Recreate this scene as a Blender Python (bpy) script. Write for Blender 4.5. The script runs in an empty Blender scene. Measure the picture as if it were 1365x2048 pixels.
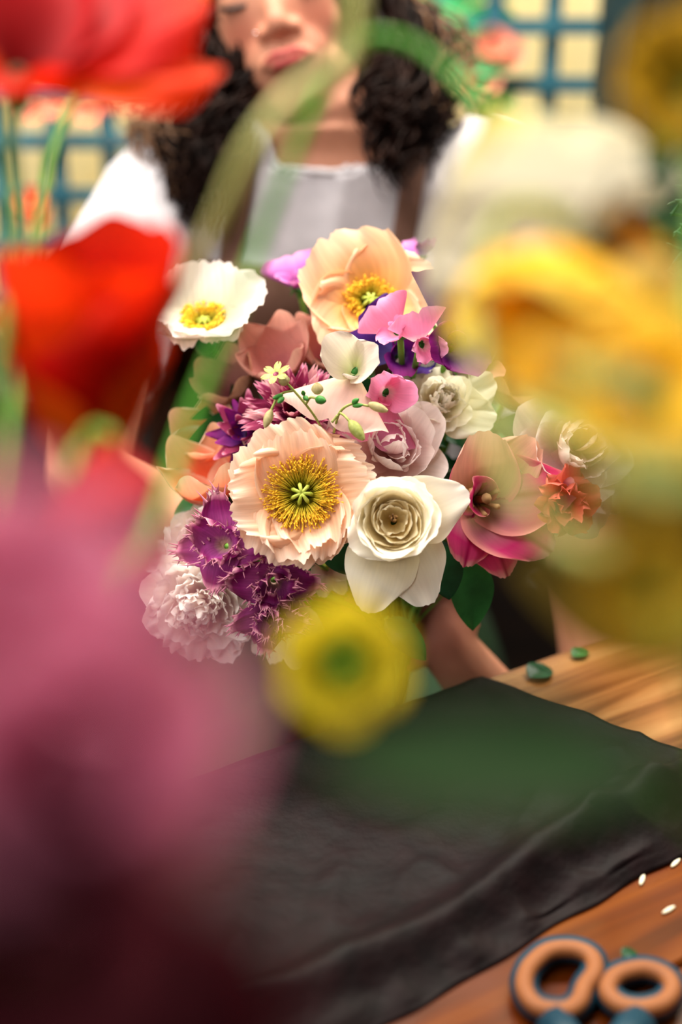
import bpy, math, random
from mathutils import Vector, Matrix, Quaternion, noise
from mathutils.bvhtree import BVHTree
R = random.Random(7)
PI = math.pi
sc = bpy.context.scene
COL = sc.collection

# ---------------------------------------------------------------- camera
TH = math.radians(26.0)
F = 50 / 36 * 2048
TAB = 0.80
CAMP = Vector((0, 0, TAB + 0.585))
RT = Vector((1, 0, 0))
FW = Vector((0, math.cos(TH), -math.sin(TH)))
UP = Vector((0, math.sin(TH), math.cos(TH)))
cd = bpy.data.cameras.new('camera')
cam = bpy.data.objects.new('camera', cd)
COL.objects.link(cam)
cam.location = CAMP
cam.rotation_euler = (PI / 2 - TH, 0, 0)
cd.sensor_fit = 'VERTICAL'
cd.sensor_height = 36
cd.sensor_width = 24
cd.lens = 50
cd.clip_start = 0.02
cd.dof.use_dof = True
cd.dof.focus_distance = 0.95
cd.dof.aperture_fstop = 2.05
sc.camera = cam

# ---------------------------------------------------------------- light
w = bpy.data.worlds.new('world')
sc.world = w
w.use_nodes = True
bg = w.node_tree.nodes['Background']
bg.inputs[0].default_value = (1.0, 0.95, 0.9, 1)
bg.inputs[1].default_value = 0.18


def area(name, loc, target, sx, sy, power, col):
    l = bpy.data.lights.new(name, 'AREA')
    l.shape = 'RECTANGLE'
    l.size, l.size_y = sx, sy
    l.energy = power
    l.color = col
    o = bpy.data.objects.new(name, l)
    COL.objects.link(o)
    o.location = loc
    d = Vector(target) - Vector(loc)
    o.rotation_euler = d.to_track_quat('-Z', 'Y').to_euler()
    return o


area('overhead_fill', (-.75, .75, 3.1), (0.0, 1.0, 1.0), 2.0, 1.8, 84, (1.0, 0.955, 0.89))  # unseen soft area light added for the daylight from above
area('front_fill', (-1.5, -.7, 2.0), (0.0, 1.2, 1.05), 1.2, 1.2, 17, (1.0, 0.96, 0.92))  # unseen fill light added at front left to soften the face shadows
area('wall_fill', (0.2, 1.75, 2.9), (0.2, 2.4, 0.9), 3.0, 0.5, 190, (1.0, 0.95, 0.82))  # unseen area light added to brighten the cream wall
sc.view_settings.view_transform = 'Standard'
sc.view_settings.look = 'None'
sc.view_settings.gamma = 1.0
sc.view_settings.use_curve_mapping = False
sc.view_settings.exposure = 0.2
sc.cycles.use_denoising = True
sc.cycles.max_bounces = 8
sc.cycles.transmission_bounces = 6
sc.cycles.caustics_reflective = False
sc.cycles.caustics_refractive = False
sc.cycles.sample_clamp_indirect = 6


# ---------------------------------------------------------------- helpers
def P(px, py, z):
    return CAMP + z * (FW + (px - 682.5) / F * RT - (py - 1024) / F * UP)


def PT(px, py, h=TAB):
    d = FW + (px - 682.5) / F * RT - (py - 1024) / F * UP
    return CAMP + d * ((h - CAMP.z) / d.z)


def D(x, y, z):                       # direction: right, up, towards the camera
    return (x * RT + y * UP - z * FW).normalized()


def lin(c):
    if isinstance(c, str):
        c = tuple(int(c[i:i + 2], 16) for i in (0, 2, 4))
    r = [(x / 255 / 12.92 if x / 255 <= 0.04045 else ((x / 255 + 0.055) / 1.055) ** 2.4) for x in c]
    return (r[0], r[1], r[2], 1)


def mesh(name, vs, fs, uvs=None, smooth=True):
    me = bpy.data.meshes.new(name)
    me.from_pydata([tuple(v) for v in vs], [], fs)
    if uvs:
        ul = me.uv_layers.new(name='uv')
        for lp in me.loops:
            ul.data[lp.index].uv = uvs[lp.vertex_index]
    if smooth:
        me.polygons.foreach_set('use_smooth', [True] * len(me.polygons))
    me.update()
    return me


def link(name, me, mat=None, parent=None, kind=None):
    o = bpy.data.objects.new(name, me)
    COL.objects.link(o)
    if mat is not None and not me.materials:
        me.materials.append(mat)
    if parent is not None:
        o.parent = parent
    if kind:
        o['kind'] = kind
    return o


def tag(o, label, cat, group=None):
    o['label'] = label
    o['category'] = cat
    if group:
        o['group'] = group
    return o


def root(name, label, cat, M, group=None):
    o = bpy.data.objects.new(name, None)
    o.empty_display_size = 0.01
    COL.objects.link(o)
    o.matrix_world = M
    return tag(o, label, cat, group)


def frame(pos, axis, roll=0.0, scale=1.0):
    z = axis.normalized()
    ref = UP if abs(z.dot(UP)) < 0.95 else RT
    x = (ref - z * ref.dot(z)).normalized()
    y = z.cross(x)
    M = Matrix((x, y, z)).transposed().to_4x4()
    M = M @ Matrix.Rotation(math.radians(roll), 4, 'Z') @ Matrix.Scale(scale, 4)
    M.translation = pos
    return M


class MB:
    def __init__(s):
        s.v, s.f, s.uv = [], [], []

    def add(s, v, f, uv=None):
        b = len(s.v)
        s.v += [Vector(x) for x in v]
        s.f += [tuple(i + b for i in q) for q in f]
        s.uv += uv if uv else [(0.5, 0.5)] * len(v)
        return s

    def tube(s, pts, rad, n=6, caps=True, uv=None):
        pts = [Vector(p) for p in pts]
        if not isinstance(rad, (list, tuple)):
            rad = [rad] * len(pts)
        vs, us = [], []
        t0 = (pts[1] - pts[0]).normalized()
        a = t0.orthogonal().normalized()
        for i, p in enumerate(pts):
            t = (pts[min(i + 1, len(pts) - 1)] - pts[max(i - 1, 0)]).normalized()
            a = (a - t * a.dot(t))
            a = a.normalized() if a.length > 1e-9 else t.orthogonal().normalized()
            b = t.cross(a)
            for k in range(n):
                an = 2 * PI * k / n
                vs.append(p + rad[i] * (math.cos(an) * a + math.sin(an) * b))
                us.append((k / n, i / (len(pts) - 1)))
        fs = []
        for i in range(len(pts) - 1):
            for k in range(n):
                fs.append((i * n + k, i * n + (k + 1) % n, (i + 1) * n + (k + 1) % n, (i + 1) * n + k))
        if caps:
            fs.append(tuple(range(n))[::-1])
            fs.append(tuple((len(pts) - 1) * n + k for k in range(n)))
        return s.add(vs, fs, us)

    def ell(s, c, r, M=None, nu=12, nv=8):
        vs, fs, us = [], [], []
        c = Vector(c)
        for j in range(nv + 1):
            ph = PI * j / nv
            for i in range(nu):
                an = 2 * PI * i / nu
                p = Vector((r[0] * math.sin(ph) * math.cos(an), r[1] * math.sin(ph) * math.sin(an), r[2] * math.cos(ph)))
                if M is not None:
                    p = M @ p
                vs.append(c + p)
                us.append((i / nu, 1 - j / nv))
        for j in range(nv):
            for i in range(nu):
                fs.append((j * nu + i, (j + 1) * nu + i, (j + 1) * nu + (i + 1) % nu, j * nu + (i + 1) % nu))
        return s.add(vs, fs, us)

    def box(s, c, d, M=None):
        c = Vector(c)
        vs = []
        for x in (-.5, .5):
            for y in (-.5, .5):
                for z in (-.5, .5):
                    p = Vector((x * d[0], y * d[1], z * d[2]))
                    vs.append(c + (M @ p if M is not None else p))
        return s.add(vs, [(0, 1, 3, 2), (4, 6, 7, 5), (0, 4, 5, 1), (2, 3, 7, 6), (0, 2, 6, 4), (1, 5, 7, 3)])

    def mesh(s, name, inv=None, smooth=True):
        v = [inv @ p for p in s.v] if inv is not None else s.v
        return mesh(name, v, s.f, s.uv, smooth)


def bez(p, n=16):
    """Catmull-Rom through points"""
    p = [Vector(x) for x in p]
    q = [2 * p[0] - p[1]] + p + [2 * p[-1] - p[-2]]
    out = []
    for i in range(1, len(q) - 2):
        for k in range(n):
            t = k / n
            a, b, c, d = q[i - 1], q[i], q[i + 1], q[i + 2]
            out.append(0.5 * ((2 * b) + (c - a) * t + (2 * a - 5 * b + 4 * c - d) * t * t + (3 * b - a - 3 * c + d) * t ** 3))
    out.append(p[-1])
    return out


# ---------------------------------------------------------------- materials
def newmat(name):
    m = bpy.data.materials.new(name)
    m.use_nodes = True
    nt = m.node_tree
    b = nt.nodes['Principled BSDF']
    return m, nt, b


def N(nt, typ, **kw):
    n = nt.nodes.new(typ)
    for k, v in kw.items():
        if k.startswith('i_'):
            n.inputs[k[2:].replace('_', ' ')].default_value = v
        else:
            setattr(n, k, v)
    return n


def ramp(nt, stops):
    r = nt.nodes.new('ShaderNodeValToRGB')
    e = r.color_ramp.elements
    while len(e) < len(stops):
        e.new(0.5)
    for i, (p, c) in enumerate(stops):
        e[i].position = p
        e[i].color = lin(c) if not (isinstance(c, tuple) and len(c) == 4) else c
    return r


def pmat(name, stops, trans=0.35, rough=0.6, vein=0.12, bump=0.25, edge=None, stripe=None, us=26, vs=1.6):
    """petal: colour along its length (base to tip), veins, light passing through. edge/stripe = (colour, inner, outer) across."""
    m, nt, b = newmat(name)
    L = nt.links.new
    uv = N(nt, 'ShaderNodeUVMap')
    sep = N(nt, 'ShaderNodeSeparateXYZ')
    L(uv.outputs[0], sep.inputs[0])
    # slightly wandering v
    n1 = N(nt, 'ShaderNodeTexNoise', i_Scale=3.0, i_Detail=2.0)
    L(uv.outputs[0], n1.inputs[0])
    ma = N(nt, 'ShaderNodeMath', operation='MULTIPLY_ADD')
    L(n1.outputs[0], ma.inputs[0])
    ma.inputs[1].default_value = 0.22
    L(sep.outputs[1], ma.inputs[2])
    sb = N(nt, 'ShaderNodeMath', operation='SUBTRACT')
    L(ma.outputs[0], sb.inputs[0])
    sb.inputs[1].default_value = 0.11
    r = ramp(nt, stops)
    L(sb.outputs[0], r.inputs[0])
    col = r.outputs[0]
    au = N(nt, 'ShaderNodeMath', operation='SUBTRACT')
    L(sep.outputs[0], au.inputs[0])
    au.inputs[1].default_value = 0.5
    ab = N(nt, 'ShaderNodeMath', operation='ABSOLUTE')
    L(au.outputs[0], ab.inputs[0])
    for spec, inv in ((stripe, True), (edge, False)):
        if spec:
            mr = N(nt, 'ShaderNodeMapRange', clamp=True, interpolation_type='SMOOTHSTEP')
            mr.inputs[1].default_value, mr.inputs[2].default_value = spec[1], spec[2]
            if inv:
                mr.inputs[3].default_value, mr.inputs[4].default_value = 1, 0
            L(ab.outputs[0], mr.inputs[0])
            mx = N(nt, 'ShaderNodeMix', data_type='RGBA')
            L(mr.outputs[0], mx.inputs[0])
            L(col, mx.inputs[6])
            mx.inputs[7].default_value = lin(spec[0])
            col = mx.outputs[2]
    mp = N(nt, 'ShaderNodeMapping')
    mp.inputs['Scale'].default_value = (us, vs, 1)
    L(uv.outputs[0], mp.inputs[0])
    n2 = N(nt, 'ShaderNodeTexNoise', i_Scale=1.0, i_Detail=3.0)
    L(mp.outputs[0], n2.inputs[0])
    mr = N(nt, 'ShaderNodeMapRange')
    mr.inputs[1].default_value, mr.inputs[2].default_value = 0.3, 0.7
    mr.inputs[3].default_value, mr.inputs[4].default_value = 1 - vein, 1 + vein * .3
    L(n2.outputs[0], mr.inputs[0])
    vm = N(nt, 'ShaderNodeVectorMath', operation='SCALE')
    L(col, vm.inputs[0])
    L(mr.outputs[0], vm.inputs['Scale'])
    col = vm.outputs[0]
    bp = N(nt, 'ShaderNodeBump')
    bp.inputs['Strength'].default_value = bump
    bp.inputs['Distance'].default_value = 0.0006
    L(n2.outputs[0], bp.inputs['Height'])
    L(col, b.inputs['Base Color'])
    b.inputs['Roughness'].default_value = rough
    b.inputs['Specular IOR Level'].default_value = 0.12
    L(bp.outputs[0], b.inputs['Normal'])
    tr = N(nt, 'ShaderNodeBsdfTranslucent')
    L(col, tr.inputs[0])
    mix = N(nt, 'ShaderNodeMixShader')
    mix.inputs[0].default_value = trans
    L(b.outputs[0], mix.inputs[1])
    L(tr.outputs[0], mix.inputs[2])
    L(mix.outputs[0], nt.nodes['Material Output'].inputs[0])
    return m


def smat(name, c1, c2=None, rough=0.6, scale=30, metal=0, spec=0.3, bump=0, bscale=None, trans=0, coat=0):
    m, nt, b = newmat(name)
    L = nt.links.new
    tc = N(nt, 'ShaderNodeTexCoord')
    n1 = N(nt, 'ShaderNodeTexNoise', i_Scale=float(scale), i_Detail=4.0)
    L(tc.outputs['Object'], n1.inputs[0])
    r = ramp(nt, [(0.35, c1), (0.65, c2 or c1)])
    L(n1.outputs[0], r.inputs[0])
    L(r.outputs[0], b.inputs['Base Color'])
    b.inputs['Roughness'].default_value = rough
    b.inputs['Metallic'].default_value = metal
    b.inputs['Specular IOR Level'].default_value = spec
    b.inputs['Coat Weight'].default_value = coat
    if bump:
        n2 = N(nt, 'ShaderNodeTexNoise', i_Scale=float(bscale or scale * 3), i_Detail=5.0)
        L(tc.outputs['Object'], n2.inputs[0])
        bp = N(nt, 'ShaderNodeBump')
        bp.inputs['Strength'].default_value = bump
        bp.inputs['Distance'].default_value = 0.003
        L(n2.outputs[0], bp.inputs['Height'])
        L(bp.outputs[0], b.inputs['Normal'])
    if trans:
        tr = N(nt, 'ShaderNodeBsdfTranslucent')
        L(r.outputs[0], tr.inputs[0])
        mix = N(nt, 'ShaderNodeMixShader')
        mix.inputs[0].default_value = trans
        L(b.outputs[0], mix.inputs[1])
        L(tr.outputs[0], mix.inputs[2])
        L(mix.outputs[0], nt.nodes['Material Output'].inputs[0])
    return m


def woodmat(name, c0, c1, c2, rough, ang=0.0, spec=0.5):
    m, nt, b = newmat(name)
    L = nt.links.new
    tc = N(nt, 'ShaderNodeTexCoord')
    mp = N(nt, 'ShaderNodeMapping')
    mp.inputs['Scale'].default_value = (3, 45, 20)
    L(tc.outputs['Object'], mp.inputs[0])
    n1 = N(nt, 'ShaderNodeTexNoise', i_Scale=1.0, i_Detail=6.0, i_Distortion=0.6)
    L(mp.outputs[0], n1.inputs[0])
    r = ramp(nt, [(0.3, c0), (0.5, c1), (0.72, c2)])
    L(n1.outputs[0], r.inputs[0])
    n2 = N(nt, 'ShaderNodeTexNoise', i_Scale=9.0, i_Detail=3.0)
    L(tc.outputs['Object'], n2.inputs[0])
    mr = N(nt, 'ShaderNodeMapRange')
    mr.inputs[1].default_value, mr.inputs[2].default_value = .3, .7
    mr.inputs[3].default_value, mr.inputs[4].default_value = rough - .12, rough + .1
    L(n2.outputs[0], mr.inputs[0])
    L(mr.outputs[0], b.inputs['Roughness'])
    L(r.outputs[0], b.inputs['Base Color'])
    b.inputs['Specular IOR Level'].default_value = spec
    bp = N(nt, 'ShaderNodeBump')
    bp.inputs['Strength'].default_value = 0.25
    bp.inputs['Distance'].default_value = 0.001
    L(n1.outputs[0], bp.inputs['Height'])
    L(bp.outputs[0], b.inputs['Normal'])
    return m


M_ = {}
M_['peach'] = pmat('peach poppy petal', [(0, 'bcb038'), (.2, 'dcb44c'), (.36, 'f4b468'), (.52, 'f9c290'), (.75, 'fcd2b0'), (1, 'ffe2cc')], .4, vein=.16, bump=.55, us=34)
M_['peach2'] = pmat('deeper peach poppy petal', [(0, 'f0b020'), (.3, 'f6b455'), (.6, 'fbc391'), (1, 'ffd9b8')], .4, vein=.14, bump=.45, us=28)
M_['whitepoppy'] = pmat('white poppy petal', [(0, 'd0c458'), (.22, 'e0d8b8'), (.6, 'ebe4d6'), (1, 'f2e6e0')], .4, vein=.14, bump=.5, us=34)
M_['cream'] = pmat('cream rose petal', [(0, 'dcc878'), (.35, 'f2e6bc'), (.7, 'fbf4de'), (1, 'fdf8ec')], .45, vein=.05, bump=.12)
M_['creamgold'] = pmat('gold cream inner petal', [(0, 'c49a48'), (.5, 'ead49a'), (1, 'faf0d4')], .45, vein=.05, bump=.12)
M_['blush'] = pmat('blush peony petal', [(0, 'e08c94'), (.25, 'f2c6c2'), (.6, 'f9e2de'), (1, 'fff4f2')], .45, vein=.08, bump=.2)
M_['blushdeep'] = pmat('dusty blush petal', [(0, 'c46470'), (.3, 'e4b0a8'), (.7, 'f2d4cc'), (1, 'fceee6')], .45, vein=.08, bump=.2)
M_['ivory'] = pmat('ivory ruffled petal', [(0, 'dccb80'), (.4, 'f6ecce'), (1, 'fdf9ea')], .45, vein=.08, bump=.2)
M_['peonywhite'] = pmat('white peony petal', [(0, 'e0a888'), (.3, 'f0d4c0'), (.65, 'faeee2'), (1, 'fffcf8')], .45, vein=.08, bump=.2)
M_['tulip'] = pmat('magenta tulip petal', [(0, 'c8b050'), (.2, 'c49878'), (.42, 'd07488'), (.65, 'd02c72'), (.88, 'e0487c'), (1, 'f4a8a4')], .3, vein=.12, bump=.25,
                   edge=('f6a098', .34, .5), stripe=('aa0f50', 0, .07), us=20)
M_['tulippale'] = pmat('tan tulip petal', [(0, 'c8b050'), (.3, 'cc9c78'), (.7, 'dc9c84'), (1, 'ecb09c')], .3, vein=.14, bump=.25, edge=('e8788c', .36, .5), us=20)
M_['coral'] = pmat('coral petal', [(0, 'f09050'), (.4, 'e8583c'), (1, 'ee7868')], .35, vein=.1)
M_['coraltulip'] = pmat('apricot and coral tulip petal', [(0, 'e05a38'), (.4, 'e8744c'), (.8, 'e6a884'), (1, 'ecc4a4')], .35, vein=.08, edge=('ecc8ac', .25, .5))
M_['dusty'] = pmat('dusty pink petal', [(0, '9c4858'), (.4, 'c88078'), (1, 'd8a494')], .3, vein=.12)
M_['mauvebrown'] = pmat('mauve brown petal', [(0, '803848'), (.5, 'b07c70'), (1, 'd0a88c')], .3, vein=.12)
M_['pinkpea'] = pmat('pink sweet pea petal', [(0, 'f4c8cc'), (.3, 'ee84ac'), (.7, 'f08cb8'), (1, 'f8a4cc')], .4, vein=.1)
M_['palepea'] = pmat('pale blush sweet pea petal', [(0, 'e4dcb4'), (.4, 'e0b8a8'), (1, 'ecc8bc')], .4, vein=.1)
M_['whitepea'] = pmat('white sweet pea petal', [(0, 'd0d49c'), (.5, 'e0d8c4'), (1, 'e8dcd2')], .4, vein=.08)
M_['purple'] = pmat('deep purple petal', [(0, '7a5a9c'), (.25, '50106c'), (.7, '64105c'), (1, '7c1468')], .25, vein=.2)
M_['violetblue'] = pmat('indigo petal', [(0, '6a60b0'), (.5, '30206c'), (1, '48186c')], .25, vein=.2)
M_['lilac'] = pmat('lilac petal', [(0, '8c4088'), (.5, 'c468b4'), (1, 'dc90cc')], .35, vein=.12)
M_['fringe'] = pmat('fringed purple tulip petal', [(0, 'e0c0a8'), (.3, 'b8589c'), (.5, 'b04c98'), (.7, '8c2470'), (.85, '84205c'), (.93, 'c87898'), (1, 'e0a8b0')], .3, vein=.25, bump=.4)
M_['burgundy'] = pmat('burgundy petal', [(0, '38061a'), (.45, '6c1238'), (.85, '8c2850'), (1, 'd888a0')], .25, vein=.15)
M_['burgundypale'] = pmat('pink reversed petal', [(0, '601034'), (.5, 'ac4468'), (1, 'e4a8ac')], .3, vein=.12)
M_['red'] = pmat('scarlet poppy petal', [(0, 'd05008'), (.3, 'd81c04'), (.7, 'cc0a04'), (1, 'e02c0c')], .45, vein=.1)
M_['orange'] = pmat('orange poppy petal', [(0, 'f08408'), (.35, 'f06404'), (.75, 'ec3a04'), (1, 'ee3a0c')], .45, vein=.1)
M_['darkred'] = pmat('deep red petal', [(0, '7c0408'), (.5, 'ac0810'), (1, 'c41018')], .4, vein=.1)
M_['gold'] = pmat('golden poppy petal', [(0, 'a8a010'), (.3, 'e8b818'), (.7, 'fccc30'), (1, 'ffdc58')], .45, vein=.1)
M_['orangegold'] = pmat('orange gold petal', [(0, 'c89010'), (.5, 'e89820'), (1, 'f4b440')], .45, vein=.1)
M_['paleyellow'] = pmat('pale yellow petal', [(0, 'b8b828'), (.4, 'e8c850'), (1, 'f6e090')], .45, vein=.1)
M_['lemon'] = pmat('lemon ranunculus petal', [(0, '70a010'), (.4, 'c8c418'), (1, 'ecd438')], .4, vein=.08)
M_['creamwhite'] = pmat('milky poppy petal', [(0, 'c8b828'), (.16, 'ccc07c'), (.5, 'ccc2a4'), (1, 'cec6b0')], .45, vein=.1)
M_['rosepink'] = pmat('rose pink petal', [(0, 'b03c64'), (.5, 'c86084'), (1, 'dc88a4')], .4, vein=.1)
M_['wine'] = pmat('wine petal', [(0, '6c1420'), (.5, '9c2c44'), (1, 'b04c58')], .35, vein=.1)
M_['deepwine'] = pmat('deep wine petal', [(0, '20060a'), (.5, '401018'), (1, '581c26')], .3, vein=.12)
M_['oldgold'] = pmat('old gold petal', [(0, '7c7010'), (.5, 'a88414'), (1, 'c49c24')], .4, vein=.12)
M_['salmonfar'] = pmat('salmon petal', [(0, 'e07c58'), (1, 'f4a890')], .4)
M_['stem'] = smat('fresh stem green', '4c7c24', '6c9c38', .5, 60)
M_['palestem'] = smat('pale yellow green stem', 'a8a858', 'c4c078', .5, 60)
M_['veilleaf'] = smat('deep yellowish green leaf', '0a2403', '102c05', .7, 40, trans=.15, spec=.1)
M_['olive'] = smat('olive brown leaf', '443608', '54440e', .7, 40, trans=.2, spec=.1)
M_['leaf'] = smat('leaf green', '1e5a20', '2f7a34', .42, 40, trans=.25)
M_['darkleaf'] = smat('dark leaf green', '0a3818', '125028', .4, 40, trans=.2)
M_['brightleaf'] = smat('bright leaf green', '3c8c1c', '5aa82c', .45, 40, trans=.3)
M_['calyx'] = smat('calyx green', '2c6c24', '4c9440', .5, 80, trans=.2)
M_['pod'] = smat('pod green', '8c9440', 'b0b468', .55, 300, trans=.2)
M_['podpale'] = smat('papery pod', 'a89c68', 'c4b484', .6, 300, trans=.3)
M_['stamen'] = pmat('yellow stamens', [(0, 'a4a420'), (.3, 'ccc030'), (.6, 'ecd040'), (1, 'fcc838')], .25, vein=0, bump=0)
M_['stamenpale'] = pmat('tan stamens', [(0, 'b08c50'), (1, 'd8ac78')], .2, vein=0, bump=0)
M_['pistil'] = smat('pistil green', '9cac34', 'c8d060', .5, 200)
M_['pistildark'] = smat('dark pistil body', '302c08', '54480c', .6, 200)


# ---------------------------------------------------------------- petals
def petal(L, W, wb=.3, tip=.35, tp=2.2, e=(0, 20), ek=1., cup=1., r0=.002, rmin=.004, lift=0, ruf=0, rf=2.5, rp=2, pleat=0, pf=30,
          irr=0, irf=7, belly=.75, wt=.8, nu=14, nv=12, seed=0, spikes=0, notch=0, roll=0, frill=0):
    rr = random.Random(seed * 31 + 5)
    ph, ph2, ph3 = rr.random() * 6, rr.random() * 6, rr.random() * 50
    n = 60
    RR, ZZ = [r0], [0.0]
    for i in range(n):
        v = (i + .5) / n
        a = math.radians(e[0] + (e[1] - e[0]) * v ** ek)
        if roll and v > .78:
            a -= math.radians(roll) * ((v - .78) / .22)
        RR.append(RR[-1] + L / n * math.cos(a))
        ZZ.append(ZZ[-1] + L / n * math.sin(a))

    def cl(v):
        x = max(0, min(v, 1.0)) * n
        i = min(int(x), n - 1)
        f = x - i
        dr, dz = RR[i + 1] - RR[i], ZZ[i + 1] - ZZ[i]
        ex = max(v - 1, 0) * n
        l = math.hypot(dr, dz) or 1
        return RR[i] + dr * (f + ex), ZZ[i] + dz * (f + ex), -dz / l, dr / l

    vs, us, fs = [], [], []
    for j in range(nv + 1):
        v = j / nv
        wv = wb + (1 - wb) * math.sin(PI / 2 * v / belly) if v < belly else wt + (1 - wt) * math.cos(PI / 2 * (v - belly) / (1 - belly))
        for i in range(nu + 1):
            u = -1 + 2 * i / nu
            l = 1 - tip * abs(u) ** tp - notch * math.exp(-(u / .12) ** 2)
            nz = noise.noise((u * irf, ph3, seed * 3.7)) + .5 * noise.noise((u * irf * 2.7, ph3 + 9, seed * 1.7))
            t = v * l * (1 + irr / L * nz * v ** 3)
            s = u * wv * W * (1 + .06 * noise.noise((v * 4, ph3, u)))
            r_, z_, nr, nzz = cl(t)
            Re = max(rmin, abs(r_) * abs(cup))
            a = max(-2.7, min(2.7, s / Re))
            d = ruf * v ** rp * (math.sin(rf * u * PI + ph) + .6 * math.sin(rf * 1.9 * u * PI + ph2 + v * 2)) * (.35 + .65 * abs(u) ** .7)
            d += pleat * (v ** .6) * math.sin(pf * u + 3 * noise.noise((u * 3, v * 1.5, ph3)) * 2) * (0.6 + .8 * noise.noise((u * 2.1, v * 2, ph3 + 3)))
            d += frill * v ** 9 * math.sin(u * 27 + 9 * noise.noise((u * 4, ph3, 1.0))) * (.6 + noise.noise((u * 3, ph3, 7.0))) * (1 - .5 * abs(u))
            d += .05 * L * noise.noise((u * 1.3 + ph3, v * 2.1, seed)) * v
            x = r_ - (Re * (1 - math.cos(a)) if cup > 0 else -Re * (1 - math.cos(a)))
            y = Re * math.sin(a)
            ca, sa = math.cos(a) * nr, math.sin(a) * nr
            vs.append(Vector((x + d * ca, y + d * sa, z_ + d * nzz + lift * (s / W) ** 2)))
            us.append((i / nu, v))
    for j in range(nv):
        for i in range(nu):
            k = j * (nu + 1) + i
            fs.append((k, k + 1, k + nu + 2, k + nu + 1))
    if spikes:
        mb = MB()
        mb.add(vs, fs, us)
        rim = [k * (nu + 1) for k in range(nv // 2, nv)] + [nv * (nu + 1) + i for i in range(nu + 1)] + [k * (nu + 1) + nu for k in range(nv // 2, nv)]
        c = vs[(nv // 3) * (nu + 1) + nu // 2]
        for _ in range(spikes):
            k = rr.choice(rim)
            p = vs[k]
            dr = (p - c).normalized() + Vector((rr.uniform(-.7, .7), rr.uniform(-.7, .7), rr.uniform(-.5, .9)))
            dr.normalize()
            ln = L * rr.uniform(.09, .24)
            side = Vector((rr.uniform(-1, 1), rr.uniform(-1, 1), rr.uniform(-1, 1))) * ln * .25
            b = len(mb.v)
            mb.tube([p - dr * ln * .2, p + dr * ln * .5 + side * .4, p + dr * ln + side], [L * .028, L * .014, L * .002], 4, caps=False)
            for q in range(b, len(mb.v)):
                mb.uv[q] = (.5, .93 + .02 * rr.random())
        return mb.mesh('petal')
    return mesh('petal', vs, fs, us)


def layer(rt, mat, n, phi, var=3, jit=6, tilt=4, zo=0, sc_=(.93, 1.06), arc=360, **kw):
    seed = kw.pop('seed', R.randrange(1000))
    ms = []
    for k in range(min(var, n)):
        me = petal(seed=seed + k * 7, **kw)
        me.materials.append(mat if not isinstance(mat, list) else mat[k % len(mat)])
        ms.append(me)
    out = []
    for i in range(n):
        o = link('petal', ms[i % len(ms)], None, rt)
        o.location = (0, 0, zo)
        a = phi + arc * i / n + R.uniform(-jit, jit)
        q = Matrix.Rotation(math.radians(a), 4, 'Z') @ Matrix.Rotation(math.radians(R.uniform(-tilt, tilt)), 4, 'Y') @ Matrix.Rotation(math.radians(R.uniform(-tilt, tilt)), 4, 'X')
        o.rotation_euler = q.to_euler()
        s = R.uniform(*sc_)
        o.scale = (s, s, s)
        out.append(o)
    return out


def add_stem(rt, pts, r0=.0022, r1=.002, mat='stem', name='stem'):
    inv = rt.matrix_world.inverted()
    p = bez(pts, 8)
    mb = MB().tube(p, [r0 + (r1 - r0) * i / (len(p) - 1) for i in range(len(p))], 8)
    return link(name, mb.mesh(name, inv), M_[mat], rt)


def stamens(rt, n, rin, rout, h0, h1, e0, e1, thick=.00022, anther=.0009, mat='stamen', seed=1):
    rr = random.Random(seed)
    mb = MB()
    for i in range(n):
        a = rr.random() * 2 * PI
        rad = rout * rr.uniform(.62, 1.08)
        h = h0 + (h1 - h0) * rr.random()
        el = math.radians(rr.uniform(e0, e1))
        c = Vector((math.cos(a), math.sin(a), 0))
        b = c * rin * rr.uniform(.7, 1.2)
        t = c * rad + Vector((0, 0, h))
        m = (b + t) / 2 + Vector((0, 0, h * .25)) + Vector((rr.uniform(-1, 1), rr.uniform(-1, 1), 0)) * rad * .05
        t += Vector((rr.uniform(-1, 1), rr.uniform(-1, 1), rr.uniform(-.6, .6))) * rad * .07
        p = bez([b, m, t], 3)
        k = len(mb.v)
        mb.tube(p, thick, 3, caps=False)
        q = Vector((-c.y, c.x, 0)) * rr.uniform(-1, 1) + c * .8 + Vector((0, 0, rr.uniform(-.4, .4)))
        q.normalize()
        k = len(mb.v)
        mb.tube([t - q * anther, t - q * anther * .3, t + q * anther * .5, t + q * anther * 1.1], [anther * .25, anther * .5, anther * .5, anther * .2], 4)
        for x in range(k, len(mb.v)):
            mb.uv[x] = (.5, .97)
    return link('stamens', mb.mesh('stamens'), M_[mat], rt, 'stuff')


def pistil(rt, r=.0055, h=.008, rays=7):
    mb = MB()
    mb.ell((0, 0, h * .5), (r * .82, r * .82, h * .62), nu=16, nv=8)
    body = link('pistil', mb.mesh('pistil'), M_['pistildark'], rt)
    m2 = MB()
    for k in range(rays):
        a = 2 * PI * k / rays + .2
        c = Vector((math.cos(a), math.sin(a), 0))
        m2.tube([Vector((0, 0, h * 1.2)), c * r * .5 + Vector((0, 0, h * 1.25)), c * r * 1.0 + Vector((0, 0, h * 1.08)), c * r * 1.25 + Vector((0, 0, h * .85))],
                [r * .2, r * .2, r * .26, r * .16], 6)
    link('stigma', m2.mesh('stigma'), M_['pistil'], body)
    return body


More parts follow.
